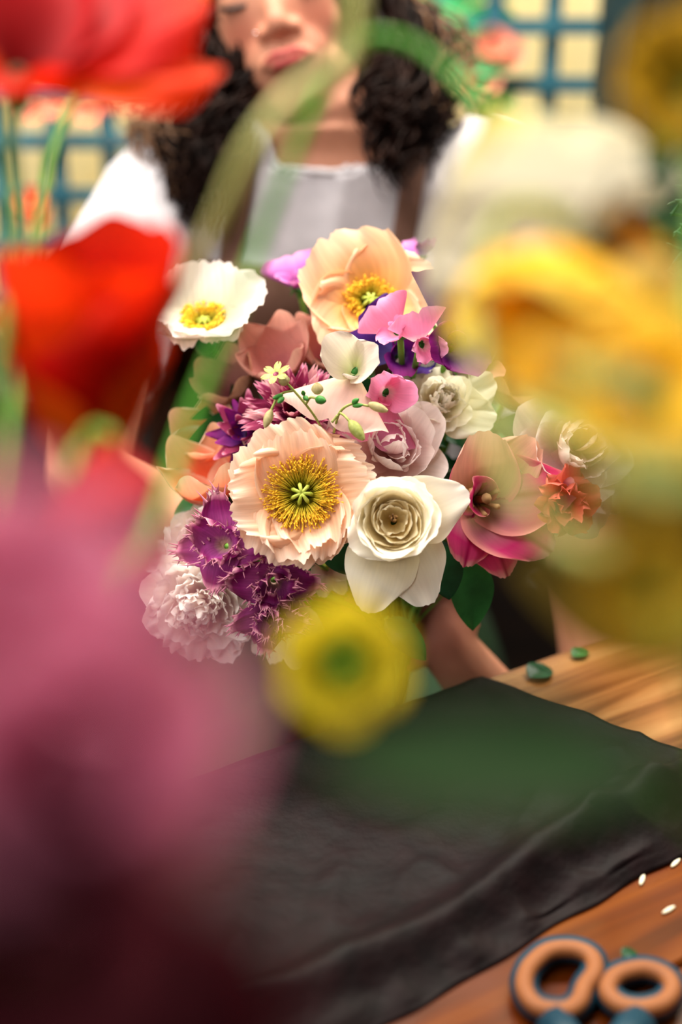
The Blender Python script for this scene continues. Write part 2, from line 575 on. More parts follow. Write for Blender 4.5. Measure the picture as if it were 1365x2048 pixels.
def blade(L, W, bend=30, fold=.25, nu=6, nv=14, tip=1.4, serr=0, droop=0, seed=0):
    """leaf along +X, upper side +Z"""
    vs, fs, us = [], [], []
    x = z = 0
    for j in range(nv + 1):
        v = j / nv
        a = math.radians(droop - bend * v)
        w_ = W * (math.sin(PI * v ** .8) ** .8 if 0 < v < 1 else 0.02)
        for i in range(nu + 1):
            u = -1 + 2 * i / nu
            s = u * w_ * (1 + serr * math.sin(v * 40) * abs(u))
            d = fold * abs(s) + .04 * L * noise.noise((u, v * 3, seed))
            vs.append(Vector((x - d * math.sin(a), s, z + d * math.cos(a))))
            us.append((i / nu, v))
        x += L / nv * math.cos(a)
        z += L / nv * math.sin(a)
    for j in range(nv):
        for i in range(nu):
            k = j * (nu + 1) + i
            fs.append((k, k + 1, k + nu + 2, k + nu + 1))
    return mesh('leaf', vs, fs, us)


def leafobj(rt, base, tipd, nrm, L, W, mat='leaf', name='leaf', **kw):
    """leaf child in world frame: base point, direction, face normal"""
    x = tipd.normalized()
    z = (nrm - x * nrm.dot(x)).normalized()
    y = z.cross(x)
    Mx = Matrix((x, y, z)).transposed().to_4x4()
    Mx.translation = base
    me = blade(L, W, **kw)
    me.transform((rt.matrix_world.inverted() @ Mx) if rt is not None else Mx)
    return link(name, me, M_[mat], rt)


# ================================================================= STRUCTURE
M_['floor'] = smat('dark floor', '2a1f18', '3a2c22', .7, 8, bump=.2)
M_['wallcream'] = smat('cream yellow painted wall', 'fcd890', 'ffe6b0', .8, 3, bump=.1)
M_['wallside'] = smat('side wall', '8c8272', 'a09684', .85, 4)
M_['teal'] = smat('teal painted slat', '2c5f70', '3a7280', .6, 20, bump=.1)
M_['darkteal'] = smat('dark teal paint', '0a2028', '0e2c34', .7, 5, spec=.1)
M_['black'] = smat('black paint', '080c0c', '0c1212', .5, 5)
TY = 2.12


def struct(name, mb, mat, smooth=False):
    o = link(name, mb.mesh(name, smooth=smooth), mat)
    o['kind'] = 'structure'
    return o


struct('floor', MB().box((0, 0.9, -.02), (5.2, 4.2, .04)), M_['floor'])
struct('wall_back', MB().box((0, TY + .40, 1.3), (5.2, .08, 2.6)), M_['wallcream'])

# trellis
tr = root('trellis', 'teal painted wooden trellis fence of crossed slats before a cream wall', 'trellis', Matrix.Translation((0, TY, 0)))
SP = .080
me_v = MB().box((0, 0, 1.0), (.024, .008, 2.0)).mesh('slat', smooth=False)
me_v.materials.append(M_['teal'])
me_h = MB().box((0, 0, 0), (3.0, .008, .023)).mesh('slat', smooth=False)
me_h.materials.append(M_['teal'])
for k in range(37):
    o = link('slat', me_v, None, tr)
    o.location = (-1.46 + k * SP + R.uniform(-.002, .002), 0, 0)
for k in range(25):
    o = link('slat', me_h, None, tr)
    o.location = (0, -.0085, .08 + k * SP)

# dark teal cabinet at the right
xL = .362
cb = root('cabinet', 'tall dark teal cabinet standing before the trellis at its right end', 'cabinet', Matrix.Translation((xL, 1.80, 0)))
link('body', MB().box((.35, .15, .9), (.7, .3, 1.8)).mesh('body', smooth=False), M_['darkteal'], cb)
d_ = link('door', MB().box((.35, -.012, 1.34), (.66, .02, .86)).mesh('door', smooth=False), M_['darkteal'], cb)
link('handle', MB().tube([(.09, -.04, 1.2), (.09, -.04, 1.34)], .006, 8).mesh('handle'), M_['black'], d_)
link('drawer', MB().box((.35, -.012, .80), (.66, .02, .18)).mesh('drawer', smooth=False), M_['black'], cb)
link('plinth', MB().box((.35, .0, .05), (.66, .02, .1)).mesh('plinth', smooth=False), M_['black'], cb)

# low dark cupboard behind the woman
M_['darkwood'] = woodmat('dark brown stained wood', '140a06', '20120a', '2c1a10', .6)
sbd = root('sideboard', 'low dark brown cupboard standing behind the woman in front of the trellis', 'cupboard', Matrix.Translation((-.385, 1.76, 0)))
link('body', MB().box((0, .13, .36), (1.44, .22, .64)).mesh('body', smooth=False), M_['darkwood'], sbd)
link('top', MB().box((0, .12, .69), (1.48, .26, .022)).mesh('top', smooth=False), M_['darkwood'], sbd)
for k in range(3):
    dd_ = link('door', MB().box((-.48 + k * .48, .012, .36), (.46, .016, .58)).mesh('door', smooth=False), M_['darkwood'], sbd)
    link('knob', MB().ell((-.30 + k * .48, -.008, .42), (.012, .012, .012)).mesh('knob'), M_['legwood'] if 'legwood' in M_ else M_['black'], dd_)
for x in (-.66, .66):
    link('leg', MB().box((x, .12, .02), (.06, .18, .04)).mesh('leg', smooth=False), M_['darkwood'], sbd)

# ================================================================= TABLE
e0 = PT(830, 1403)
e1 = PT(1365, 1216)
ex = (e1 - e0)
ex.z = 0
ex.normalize()
ey = Vector((ex.y, -ex.x, 0))           # towards the camera side
M_['tablewood'] = woodmat('orange brown varnished wood', '341002', '522003', '6a3406', .26, spec=.2)
M_['sheenwood'] = woodmat('wood with painted sheen', '5a3010', '8c5c30', 'b48854', .3, spec=.4)  # gloss and haze of the far table painted in as lighter wood
M_['legwood'] = woodmat('table leg wood', '5c3014', '7c4420', '94582c', .5)
Mt = Matrix((ex, -ey, Vector((0, 0, 1)))).transposed().to_4x4()
Mt.translation = (e0.x, e0.y, 0)
tb = root('work_table', 'orange brown varnished wooden work table of wide boards with sheen painted on the back board', 'table', Mt)
nb, bw = 6, .15
for k in range(nb):
    mb = MB()
    b = 0.004
    x0, x1, y0, y1 = -.95, .95, -(k + 1) * bw + .0012, -k * bw - .0012
    v = [(x0, y0, TAB - .035), (x1, y0, TAB - .035), (x1, y1, TAB - .035), (x0, y1, TAB - .035),
         (x0, y0, TAB - .002), (x1, y0, TAB - .002), (x1, y1, TAB - .002), (x0, y1, TAB - .002),
         (x0 + .002, y0 + .002, TAB), (x1 - .002, y0 + .002, TAB), (x1 - .002, y1 - .002, TAB), (x0 + .002, y1 - .002, TAB)]
    f = [(3, 2, 1, 0), (0, 1, 5, 4), (1, 2, 6, 5), (2, 3, 7, 6), (3, 0, 4, 7), (4, 5, 9, 8), (5, 6, 10, 9), (6, 7, 11, 10), (7, 4, 8, 11), (8, 9, 10, 11)]
    mb.add(v, f)
    link('board', mb.mesh('board', smooth=False), M_['tablewood' if k > 0 else 'sheenwood'], tb)
for x in (-.86, .86):
    for y in (-.08, -.82):
        link('leg', MB().box((x, y, (TAB - .036) / 2), (.06, .06, TAB - .036)).mesh('leg', smooth=False), M_['legwood'], tb)
link('rail', MB().box((0, -.82, TAB - .076), (1.66, .025, .08)).mesh('rail', smooth=False), M_['legwood'], tb)
link('rail', MB().box((0, -.08, TAB - .076), (1.66, .025, .08)).mesh('rail', smooth=False), M_['legwood'], tb)

# ================================================================= PAPER
A_, B_, C_, D_ = PT(-400, 1838), PT(965, 1361), PT(1587, 1589), PT(-400, 2719)
nx, ny = 150, 90
vs, fs, us = [], [], []
frontd = (C_ - D_).normalized()
for j in range(ny + 1):
    t = (j / ny)
    t = t ** .8
    for i in range(nx + 1):
        s = i / nx
        p = (A_ * (1 - s) + B_ * s) * (1 - t) + (D_ * (1 - s) + C_ * s) * t
        dd = (1 - t) * ((A_ * (1 - s) + B_ * s) - (D_ * (1 - s) + C_ * s)).length
        wob = noise.noise((p.x * 9, p.y * 9, 1.0))
        n1 = noise.noise((p.x * 26, p.y * 26, 4.0))
        rid = 1 - abs(noise.noise((p.x * 16, p.y * 16, 9.0))) * 2.2
        cr = max(0, 1 - dd / .16)
        d0 = .042 + .012 * wob
        prof = math.exp(-((dd - d0) / .016) ** 2)
        h = .0016 + .0012 * (n1 + .6) + .001 * max(0, rid) + prof * (.020 + .008 * wob)
        h += cr * .0055 * (max(0, rid) ** 3) * (1 if dd > .003 else 0)
        h += .0016 * max(0, 1 - 6 * abs(noise.noise((p.x * 11 + 3, p.y * 11, 5.0))))
        h += .003 * cr * noise.noise((p.x * 45, p.y * 45, 2))
        # crumpled right corner
        cdist = (p - PT(1240, 1640)).length
        h += .016 * math.exp(-(cdist / .04) ** 2) * (.4 + max(0, rid))
        if dd < .012:
            h *= .25 + .75 * dd / .012
        h = max(h, .0012)
        q = p + ey * (.004 * noise.noise((p.x * 20, 3, p.y * 20)) * (1 if t > .96 else 0))
        vs.append(Vector((q.x, q.y, TAB + h)))
        us.append((s, t))
for j in range(ny):
    for i in range(nx):
        k = j * (nx + 1) + i
        fs.append((k, k + 1, k + nx + 2, k + nx + 1))
m, nt, b = newmat('dark tissue paper')
tc = N(nt, 'ShaderNodeTexCoord')
n1 = N(nt, 'ShaderNodeTexNoise', i_Scale=60.0, i_Detail=8.0)
nt.links.new(tc.outputs['Object'], n1.inputs[0])
r_ = ramp(nt, [(.3, '0a0405'), (.7, '140709')])
nt.links.new(n1.outputs[0], r_.inputs[0])
nt.links.new(r_.outputs[0], b.inputs['Base Color'])
b.inputs['Roughness'].default_value = .62
b.inputs['Specular IOR Level'].default_value = .12
bp = N(nt, 'ShaderNodeBump')
bp.inputs['Strength'].default_value = .6
bp.inputs['Distance'].default_value = .003
nt.links.new(n1.outputs[0], bp.inputs['Height'])
nt.links.new(bp.outputs[0], b.inputs['Normal'])
pm = mesh('wrapping_paper', vs, fs, us)
po = link('wrapping_paper', pm, m)
sm = po.modifiers.new('thick', 'SOLIDIFY')
sm.thickness = .0004
tag(po, 'crumpled black tissue paper sheet spread over the table', 'paper')

# ================================================================= SCISSORS
M_['tealplastic'] = smat('dark blue plastic', '082838', '0c3444', .5, 20)
M_['creamplastic'] = smat('tan rubber grip', '7c4824', '88522c', .65, 20)
M_['steel'] = smat('steel', 'a0a4a8', 'b8bcc0', .25, 20, metal=1)
M_['screw'] = smat('screw', '707478', '888c90', .3, 20, metal=1)
so = PT(1195, 2010)
scr = root('scissors', 'scissors with dark blue handles and tan lined finger loops lying on the table', 'scissors', Matrix.Translation(so))
sinv = scr.matrix_world.inverted()


def loop(pts, off):
    q = [PT(x, y, TAB + off) for x, y in pts]
    n = len(q)
    out = []
    for i in range(n):
        a, b, c, d = q[i - 1], q[i], q[(i + 1) % n], q[(i + 2) % n]
        for k in range(6):
            t = k / 6
            out.append(0.5 * ((2 * b) + (c - a) * t + (2 * a - 5 * b + 4 * c - d) * t * t + (3 * b - a - 3 * c + d) * t ** 3))
    return out


def ringmesh(path, rw, rh, name, squash=1.0, inset=0.0, n=12):
    cpt = sum(path, Vector()) / len(path)
    vs, fs, us = [], [], []
    m = len(path)
    for i, p in enumerate(path):
        t = (path[(i + 1) % m] - path[i - 1]).normalized()
        side = Vector((t.y, -t.x, 0)).normalized()
        if side.dot(p - cpt) < 0:
            pass
        for k in range(n):
            a = 2 * PI * k / n
            vs.append(p + side * (rw * math.cos(a) + inset) + Vector((0, 0, rh * math.sin(a))))
            us.append((k / n, i / m))
    for i in range(m):
        for k in range(n):
            fs.append((i * n + k, i * n + (k + 1) % n, ((i + 1) % m) * n + (k + 1) % n, ((i + 1) % m) * n + k))
    return mesh(name, [sinv @ v for v in vs], fs, us)


bean = [(1064, 1930), (1100, 1902), (1150, 1899), (1184, 1915), (1190, 1945), (1170, 1975), (1158, 2005), (1130, 2022), (1080, 2016), (1054, 1990), (1050, 1958)]
oval = [(1285, 1938), (1328, 1950), (1346, 1978), (1328, 2006), (1282, 2018), (1238, 2008), (1216, 1982), (1234, 1952)]
for name_, pts in (('handle', bean), ('handle', oval)):
    pa = loop(pts, .008)
    hh = link(name_, ringmesh(pa, .0082, .0075, name_), M_['tealplastic'], scr)
    pb = loop([(x, y) for x, y in pts], .0130)
    link('grip_lining', ringmesh(pb, .0052, .0048, 'grip_lining', inset=0), M_['creamplastic'], hh)
mb = MB()
piv = PT(1190, 2200)
up = Vector((0, 0, .008))
up = Vector((0, 0, .007))
mb.tube([PT(1105, 2062) + up, PT(1140, 2110) + up, piv + up], [.011, .010, .008], 10)
mb.tube([PT(1275, 2062) + up, PT(1240, 2110) + up, piv + up], [.011, .010, .008], 10)
link('shank', mb.mesh('shank', sinv), M_['tealplastic'], scr)
for dx, h in ((-50, .006), (40, .009)):
    a, b = piv, PT(1190 + dx, 2500)
    t = (b - a).normalized()
    s = Vector((t.y, -t.x, 0))
    mb = MB()
    v = []
    for z in (h - .001, h + .001):
        v += [a - s * .009 + Vector((0, 0, z)), a + s * .009 + Vector((0, 0, z)), a + t * .06 + s * .006 + Vector((0, 0, z)), b + Vector((0, 0, z)), a + t * .06 - s * .006 + Vector((0, 0, z))]
    mb.add(v, [(4, 3, 2, 1, 0), (5, 6, 7, 8, 9), (0, 1, 6, 5), (1, 2, 7, 6), (2, 3, 8, 7), (3, 4, 9, 8), (4, 0, 5, 9)])
    link('blade', mb.mesh('blade', sinv, smooth=False), M_['steel'], scr)
link('screw', MB().tube([piv + Vector((0, 0, .004)), piv + Vector((0, 0, .0125))], .005, 12).mesh('screw', sinv), M_['screw'], scr)

# clippings
for px, py, L, W, mt, lb in ((1262, 1918, .011, .005, 'darkleaf', 'small dark green leaf clipping on the wood beside the scissors'),
                             (1085, 1352, .026, .010, 'darkleaf', 'dark green leaf clipping lying by the black paper corner'),
                             (1165, 1312, .020, .006, 'leaf', 'pale green leaf clipping at the far table edge')):
    p = PT(px, py) + Vector((0, 0, .003))
    r_ = root('leaf_clipping', lb, 'leaf', Matrix.Translation(p))
    leafobj(r_, p - ex * L * .5, ex + Vector((0, .2, .1)), Vector((0, -.2, 1)), L, W, mt, 'blade', bend=25)
for px, py in ((1352, 1728), (1338, 1822), (1285, 1762)):
    p = PT(px, py) + Vector((0, 0, .0012))
    o = link('petal_scrap', MB().ell((0, 0, 0), (.006, .0016, .0008), Matrix.Rotation(R.random() * 2, 3, 'Z'), 8, 4).mesh('petal_scrap'), M_['cream'])
    o.location = p
    tag(o, {1352: 'thin white scrap on the wood touching the paper edge', 1338: 'white curled scrap on the wood above the scissors', 1285: 'tiny white scrap on the wood near the paper fold'}[px], 'scrap')

# ================================================================= PERSON
def limb(mb, pts, rad, n=14, k=6):
    p = bez(pts, k)
    rr_ = []
    for i in range(len(pts) - 1):
        for q in range(k):
            rr_.append(rad[i] + (rad[i + 1] - rad[i]) * q / k)
    rr_.append(rad[-1])
    mb.tube(p, rr_, n)
    mb.ell(p[0], (rr_[0],) * 3, nu=n, nv=8)
    mb.ell(p[-1], (rr_[-1],) * 3, nu=n, nv=8)


def remeshed(mb, name, voxel, smooth=4):
    me = mb.mesh(name)
    o = bpy.data.objects.new(name + '_t', me)
    COL.objects.link(o)
    r = o.modifiers.new('r', 'REMESH')
    r.mode = 'VOXEL'
    r.voxel_size = voxel
    r.use_smooth_shade = True
    if smooth:
        s = o.modifiers.new('s', 'SMOOTH')
        s.iterations = smooth
        s.factor = .5
    dg = bpy.context.evaluated_depsgraph_get()
    out = bpy.data.meshes.new_from_object(o.evaluated_get(dg))
    out.name = name
    bpy.data.objects.remove(o)
    bpy.data.meshes.remove(me)
    out.polygons.foreach_set('use_smooth', [True] * len(out.polygons))
    return out


person = root('person', 'woman with long dark wavy hair in white shirt and brown apron holding the bouquet', 'person', Matrix.Translation((0, 1.45, 0)))
pinv = person.matrix_world.inverted()
PX = -.015
# torso sections: centre, half width, half depth
TS = [((PX, 1.49, .52), .165, .115), ((PX, 1.50, .60), .17, .115), ((PX, 1.49, .72), .14, .095), ((PX - .005, 1.47, .84), .142, .10), ((PX - .005, 1.45, .94), .155, .112),
      ((PX - .005, 1.435, 1.01), .165, .105), ((PX, 1.425, 1.065), .16, .080), ((PX, 1.42, 1.10), .12, .06), ((PX, 1.41, 1.125), .07, .052)]


def torso(mb, g=0.0, top=99):
    vs, fs = [], []
    n = 28
    cs = bez([Vector(t[0]) for t in TS], 4)
    for i, c in enumerate(cs):
        a = min(i // 4, len(TS) - 2)
        f = (i - a * 4) / 4
        hw = TS[a][1] * (1 - f) + TS[a + 1][1] * f + g
        hd = TS[a][2] * (1 - f) + TS[a + 1][2] * f + g
        for k in range(n):
            an = 2 * PI * k / n
            ca, sa = math.cos(an), math.sin(an)
            vs.append(c + Vector((hw * math.copysign(abs(ca) ** .85, ca), hd * math.copysign(abs(sa) ** .85, sa), 0)))
    for i in range(len(cs) - 1):
        for k in range(n):
            fs.append((i * n + k, i * n + (k + 1) % n, (i + 1) * n + (k + 1) % n, (i + 1) * n + k))
    fs.append(tuple(range(n))[::-1])
    fs.append(tuple((len(cs) - 1) * n + k for k in range(n)))
    mb.add(vs, fs)
    # bust
    for sx in (-1, 1):
        mb.ell((PX + sx * .068, 1.36, .955), (.06 + g, .05 + g, .06 + g), nu=16, nv=10)


SHL, SHR = Vector((-.178, 1.43, 1.052)), Vector((.150, 1.41, 1.062))
ELL = P(170, 960, 1.27)
ELR = P(1240, 1720, 1.26)
WRL = P(560, 1130, 1.13)
WRR = P(880, 1275, 1.10)
body = MB()
torso(body)
limb(body, [SHL, SHL * .5 + ELL * .5 + Vector((-.012, 0, 0)), ELL], [.050, .044, .036])
limb(body, [SHR, SHR * .5 + ELR * .5 + Vector((.03, 0, 0)), ELR], [.050, .044, .036])
limb(body, [ELL, ELL * .55 + WRL * .45, WRL], [.036, .032, .021])
limb(body, [ELR, ELR.lerp(WRR, .5), WRR], [.036, .033, .0215])
# thighs and shins
for sx in (-1, 1):
    limb(body, [(PX + sx * .085, 1.47, .54), (PX + sx * .11, 1.26, .56), (PX + sx * .12, 1.06, .55)], [.085, .072, .055])
    limb(body, [(PX + sx * .12, 1.06, .55), (PX + sx * .125, 1.09, .3), (PX + sx * .125, 1.12, .07)], [.054, .046, .034])
    limb(body, [(PX + sx * .125, 1.13, .05), (PX + sx * .13, 1.0, .035)], [.036, .028])


def hand(mb, wr, palm, fdir, across, curl, back, s=1.0, thumbside=1):
    """palm centre; fdir = direction of the knuckles; across = index->little direction; fingers curl towards 'curl'"""
    mb.ell(palm, (.040 * s, .036 * s, .013 * s), Matrix((fdir, across, back)).transposed(), 14, 10)
    limb(mb, [wr, wr * .4 + palm * .6, palm], [.0215 * s, .021 * s, .018 * s])
    for k, (off, ln) in enumerate(((-.030, .93), (-.010, 1.0), (.010, .95), (.029, .78))):
        b = palm + fdir * .030 * s + across * off * s
        d1 = (fdir * .8 + curl * .6).normalized()
        d2 = (fdir * .1 + curl).normalized()
        d3 = (curl * .6 - fdir * .8).normalized()
        p1 = b + d1 * .036 * s * ln
        p2 = p1 + d2 * .026 * s * ln
        p3 = p2 + d3 * .021 * s * ln
        limb(mb, [b - fdir * .012, b, p1, p2, p3], [.0085 * s, .0088 * s, .0083 * s, .0075 * s, .0062 * s], 10, 5)
    tb_ = palm - fdir * .012 * s - across * .028 * s * thumbside
    t1 = tb_ + (fdir * .5 - across * .9 * thumbside + curl * .4).normalized() * .034 * s
    t2 = t1 + (fdir * .7 - across * .25 * thumbside + curl * .6).normalized() * .028 * s
    limb(mb, [palm - fdir * .02 * s, tb_, t1, t2], [.015 * s, .0125 * s, .0105 * s, .008 * s], 10, 5)


BIND = P(800, 1235, 1.065)
# right-of-picture hand: palm beyond the stems, fingers come round in front
hand(body, WRR, P(872, 1232, 1.10), D(-.75, .62, .1), D(-.62, -.75, 0), D(-.45, .0, .9), D(.4, .2, -.9), .93, -1)
hand(body, WRL, P(640, 1165, 1.125), D(.93, -.3, 0), D(-.3, -.93, .0), D(.35, -.1, .9), D(.3, 0, -.95), .93, 1)

# head
hs = 1.03
hz = D(-.07, -.03, 1)
tilt = math.radians(14)
u0 = D(-math.sin(tilt), math.cos(tilt), 0)
hy = (u0 - hz * u0.dot(hz)).normalized()
hx = hy.cross(hz)
HO = P(538, -24, 1.31) - hz * .082 * hs
HM = Matrix((hx * hs, hy * hs, hz * hs)).transposed().to_4x4()
HM.translation = HO
H3 = HM.to_3x3()


def hp(x, y, z):
    return HM @ Vector((x, y, z))


vs, fs = [], []
nu_, nv_ = 48, 40
for j in range(nv_ + 1):
    ph = PI * j / nv_
    for i in range(nu_):
        an = 2 * PI * i / nu_
        d = Vector((math.sin(ph) * math.sin(an), math.cos(ph), math.sin(ph) * math.cos(an)))
        x, y, z = d.x * .072, d.y * .105, d.z * .092
        if y < 0:
            t = min(1, -y / .105)
            x *= 1 - .26 * t ** 1.8
            z = z * (1 - .12 * t) if z > 0 else z * (1 - .45 * t)
            z += .012 * t
        else:
            z -= .012 * (y / .105)
        if z > .05:
            z = .05 + (z - .05) * .82
        vs.append(hp(x, y, z))
for j in range(nv_):
    for i in range(nu_):
        fs.append((j * nu_ + i, (j + 1) * nu_ + i, (j + 1) * nu_ + (i + 1) % nu_, j * nu_ + (i + 1) % nu_))
body.add(vs, fs)
S_ = hs


def he(c, r, n=12):
    body.ell(hp(*c), tuple(q * S_ for q in r), Matrix((hx, hy, hz)).transposed(), n, 10)


def hl(pts, rad):
    limb(body, [hp(*p) for p in pts], [r * S_ for r in rad], 10, 4)


he((0, -.056, .058), (.040, .042, .026), 16)      # muzzle
he((0, -.092, .054), (.026, .018, .019), 16)          # chin
he((.032, -.026, .045), (.027, .028, .021), 16)
he((.030, -.070, .036), (.026, .026, .024), 16)
he((-.030, -.070, .036), (.026, .026, .024), 16)       # cheeks
he((-.032, -.026, .045), (.027, .028, .021), 16)
he((0, .022, .066), (.052, .016, .016))           # brow
hl([(0, .012, .075), (0, -.012, .082), (0, -.034, .088)], [.0075, .0085, .0105])
he((0, -.037, .086), (.011, .009, .011))
for sx in (-1, 1):
    he((sx * .0135, -.039, .080), (.0075, .0075, .010))
    he((sx * .031, 0, .066), (.015, .0115, .0125))
    he((sx * .070, -.012, -.002), (.006, .028, .016))
hl([(-.024, -.0655, .080), (-.011, -.0615, .0895), (0, -.063, .091), (.011, -.0615, .0895), (.024, -.0655, .080)], [.002, .0045, .0045, .0045, .002])
hl([(-.020, -.0675, .082), (-.009, -.0715, .0885), (.009, -.0715, .0885), (.020, -.0675, .082)], [.002, .0055, .0055, .002])
# neck
nk0 = Vector((PX + .008, 1.415, 1.10))
limb(body, [nk0 + Vector((0, .02, -.03)), nk0 + Vector((0.002, 0, .03)), hp(.006, -.075, -.018), hp(0, -.02, -.02)], [.062, .052, .050, .055], 18)
bm_ = remeshed(body, 'body', .0030, 6)
# skin colouring by place: lips, nostrils
cattr = bm_.color_attributes.new('tone', 'FLOAT_COLOR', 'POINT')
hinv = HM.inverted()
lipc = [(Vector((x, y, .09)), r) for x, y, r in ((0, -.0625, .006), (-.008, -.062, .006), (.008, -.062, .006), (-.016, -.064, .0045), (.016, -.064, .0045), (0, -.072, .0065), (-.008, -.071, .006), (.008, -.071, .006))]
cols = []
for v in bm_.vertices:
    q = hinv @ v.co
    lip = blush = 0
    if q.z > .06 and -.09 < q.y < .03 and abs(q.x) < .06:
        for c, r in lipc:
            d = math.hypot(q.x - c.x, q.y - c.y)
            lip = max(lip, min(1, max(0, 1.4 - d / r)))
        blush = math.exp(-((abs(q.x) - .036) ** 2 + (q.y + .03) ** 2) / .0004) + .3 * math.exp(-(q.x ** 2 + (q.y + .032) ** 2) / .0001)
    hand_ = 0
    for hc in (P(860, 1225, 1.07), P(660, 1165, 1.1)):
        hand_ = max(hand_, math.exp(-((v.co - hc).length / .045) ** 4))
    cols += [lip, blush, hand_, 1]
cattr.data.foreach_set('color', cols)
bm_.transform(pinv)
m, nt, b = newmat('skin')
at = N(nt, 'ShaderNodeAttribute', attribute_name='tone')
sp = N(nt, 'ShaderNodeSeparateColor')
nt.links.new(at.outputs['Color'], sp.inputs[0])
tc = N(nt, 'ShaderNodeTexCoord')
n1 = N(nt, 'ShaderNodeTexNoise', i_Scale=25.0, i_Detail=4.0)
nt.links.new(tc.outputs['Object'], n1.inputs[0])
r_ = ramp(nt, [(.3, 'a87058'), (.7, 'b47c62')])
nt.links.new(n1.outputs[0], r_.inputs[0])
c0 = r_.outputs[0]
for ch, cc in ((1, 'b05c48'), (2, 'a05c50'), (0, '8c2a2c')):
    mx = N(nt, 'ShaderNodeMix', data_type='RGBA')
    if ch == 1 or ch == 2:
        mu = N(nt, 'ShaderNodeMath', operation='MULTIPLY')
        mu.inputs[1].default_value = .6
        nt.links.new(sp.outputs[ch], mu.inputs[0])
        nt.links.new(mu.outputs[0], mx.inputs[0])
    else:
        nt.links.new(sp.outputs[ch], mx.inputs[0])
    nt.links.new(c0, mx.inputs[6])
    mx.inputs[7].default_value = lin(cc)
    c0 = mx.outputs[2]
nt.links.new(c0, b.inputs['Base Color'])
b.inputs['Roughness'].default_value = .6
b.inputs['Specular IOR Level'].default_value = .25
b.inputs['Subsurface Weight'].default_value = .15
b.inputs['Subsurface Radius'].default_value = (.01, .004, .002)
b.inputs['Subsurface Scale'].default_value = 1
link('body', bm_, m, person)
M_['hair'] = smat('dark brown hair', '0c0403', '1e0c06', .6, 40, spec=.07)
M_['hairlight'] = smat('light brown hair ends', '70482c', '8c6444', .45, 40, spec=.4, trans=.3)
M_['lash'] = smat('dark lash', '120a0a', '180c0c', .6, 20)
for sx in (-1, 1):
    mb = MB()
    mb.tube([hp(sx * .031 - .017, -.003, .072), hp(sx * .031 - .006, -.0085, .079), hp(sx * .031 + .006, -.0085, .079), hp(sx * .031 + .017, -.003, .072)], .0024, 6)
    link('eyelashes', mb.mesh('eyelashes', pinv), M_['lash'], person)
for sx in (-1, 1):
    mb = MB()
    mb.tube([hp(sx * .012, .022, .083), hp(sx * .03, .028, .081), hp(sx * .048, .022, .068)], [.003, .0035, .0015], 6)
    link('eyebrow', mb.mesh('eyebrow', pinv), M_['hair'], person)
link('nose_stud', MB().ell(hp(-.021, -.040, .094), (.0014,) * 3, nu=8, nv=6).mesh('nose_stud', pinv), M_['steel'], person)

# hair
cap = MB()
vs, fs = [], []
for j in range(25):
    ph = PI * .70 * j / 24
    for i in range(40):
        an = 2 * PI * i / 40
        # direction measured from crown (tilted back)
        d = Vector((math.sin(ph) * math.sin(an), math.cos(ph), -math.sin(ph) * math.cos(an)))
        d = Matrix.Rotation(math.radians(-56), 3, 'X') @ d
        rn = 1 + .05 * math.sin(an * 17) + .04 * noise.noise(d * 6)
        vs.append(hp(d.x * .083 * rn, d.y * .117 * rn + .004, d.z * .107 * rn - .012))
for j in range(24):
    for i in range(40):
        fs.append((j * 40 + i, (j + 1) * 40 + i, (j + 1) * 40 + (i + 1) % 40, j * 40 + (i + 1) % 40))
cap.add(vs, fs)


def locks(mb, n, starts, via, ends, r0, curl, turns, seed, spread=.02):
    rr = random.Random(seed)
    for _ in range(n):
        t = rr.random()
        s = starts[0].lerp(starts[1], t) + Vector((rr.uniform(-1, 1), rr.uniform(-1, 1), rr.uniform(-1, 1))) * .008
        pts = [s]
        for a, b_ in via:
            pts.append(a.lerp(b_, min(1, max(0, t + rr.uniform(-.25, .25)))) + Vector((rr.uniform(-1, 1), rr.uniform(-1, 1) * .9, rr.uniform(-1, 1))) * spread)
        e_ = ends[0].lerp(ends[1], min(1, max(0, t + rr.uniform(-.35, .35)))) + Vector((0, 0, rr.uniform(-.03, .055)))
        pts.append(e_)
        q = bez(pts, 17)
        ph = rr.random() * 6
        tn = turns * rr.uniform(.7, 1.3)
        amp = curl * rr.uniform(.5, 1.25)
        out = []
        for i, p in enumerate(q):
            f = i / (len(q) - 1)
            tt = (q[min(i + 1, len(q) - 1)] - q[max(0, i - 1)]).normalized()
            a = tt.orthogonal().normalized()
            b2 = tt.cross(a)
            am = amp * (f ** 1.1) * (1 - .55 * max(0, f - .75) / .25)
            w_ = ph + tn * 2 * PI * f
            out.append(p + a * am * math.cos(w_) + b2 * am * math.sin(w_))
        r = r0 * rr.uniform(.6, 1.3)
        mb.tube(out, [r * (1 - .75 * (i / (len(out) - 1)) ** 2) for i in range(len(out))], 5)


locks(cap, 230, (hp(-.02, .105, .045), hp(-.08, .03, .0)), [(hp(-.066, .02, .045), hp(-.088, .0, -.03)), (P(468, 120, 1.34), P(400, 130, 1.40)), (P(455, 250, 1.33), P(350, 270, 1.38))],
      (P(430, 425, 1.31), P(320, 370, 1.35)), .0030, .012, 4.2, 3)
locks(cap, 230, (hp(.02, .105, .045), hp(.08, .03, .0)), [(hp(.072, .03, .035), hp(.088, .0, -.03)), (P(745, 90, 1.34), P(850, 60, 1.42)), (P(760, 210, 1.32), P(870, 210, 1.38))],
      (P(750, 300, 1.31), P(865, 330, 1.35)), .0031, .013, 4.6, 5)
locks(cap, 16, (hp(.06, .08, .0), hp(.085, .03, -.02)), [(P(770, 120, 1.34), P(850, 120, 1.36)), (P(740, 260, 1.31), P(850, 270, 1.34))],
      (P(790, 400, 1.30), P(810, 410, 1.32)), .0028, .022, 1.5, 8, .01)
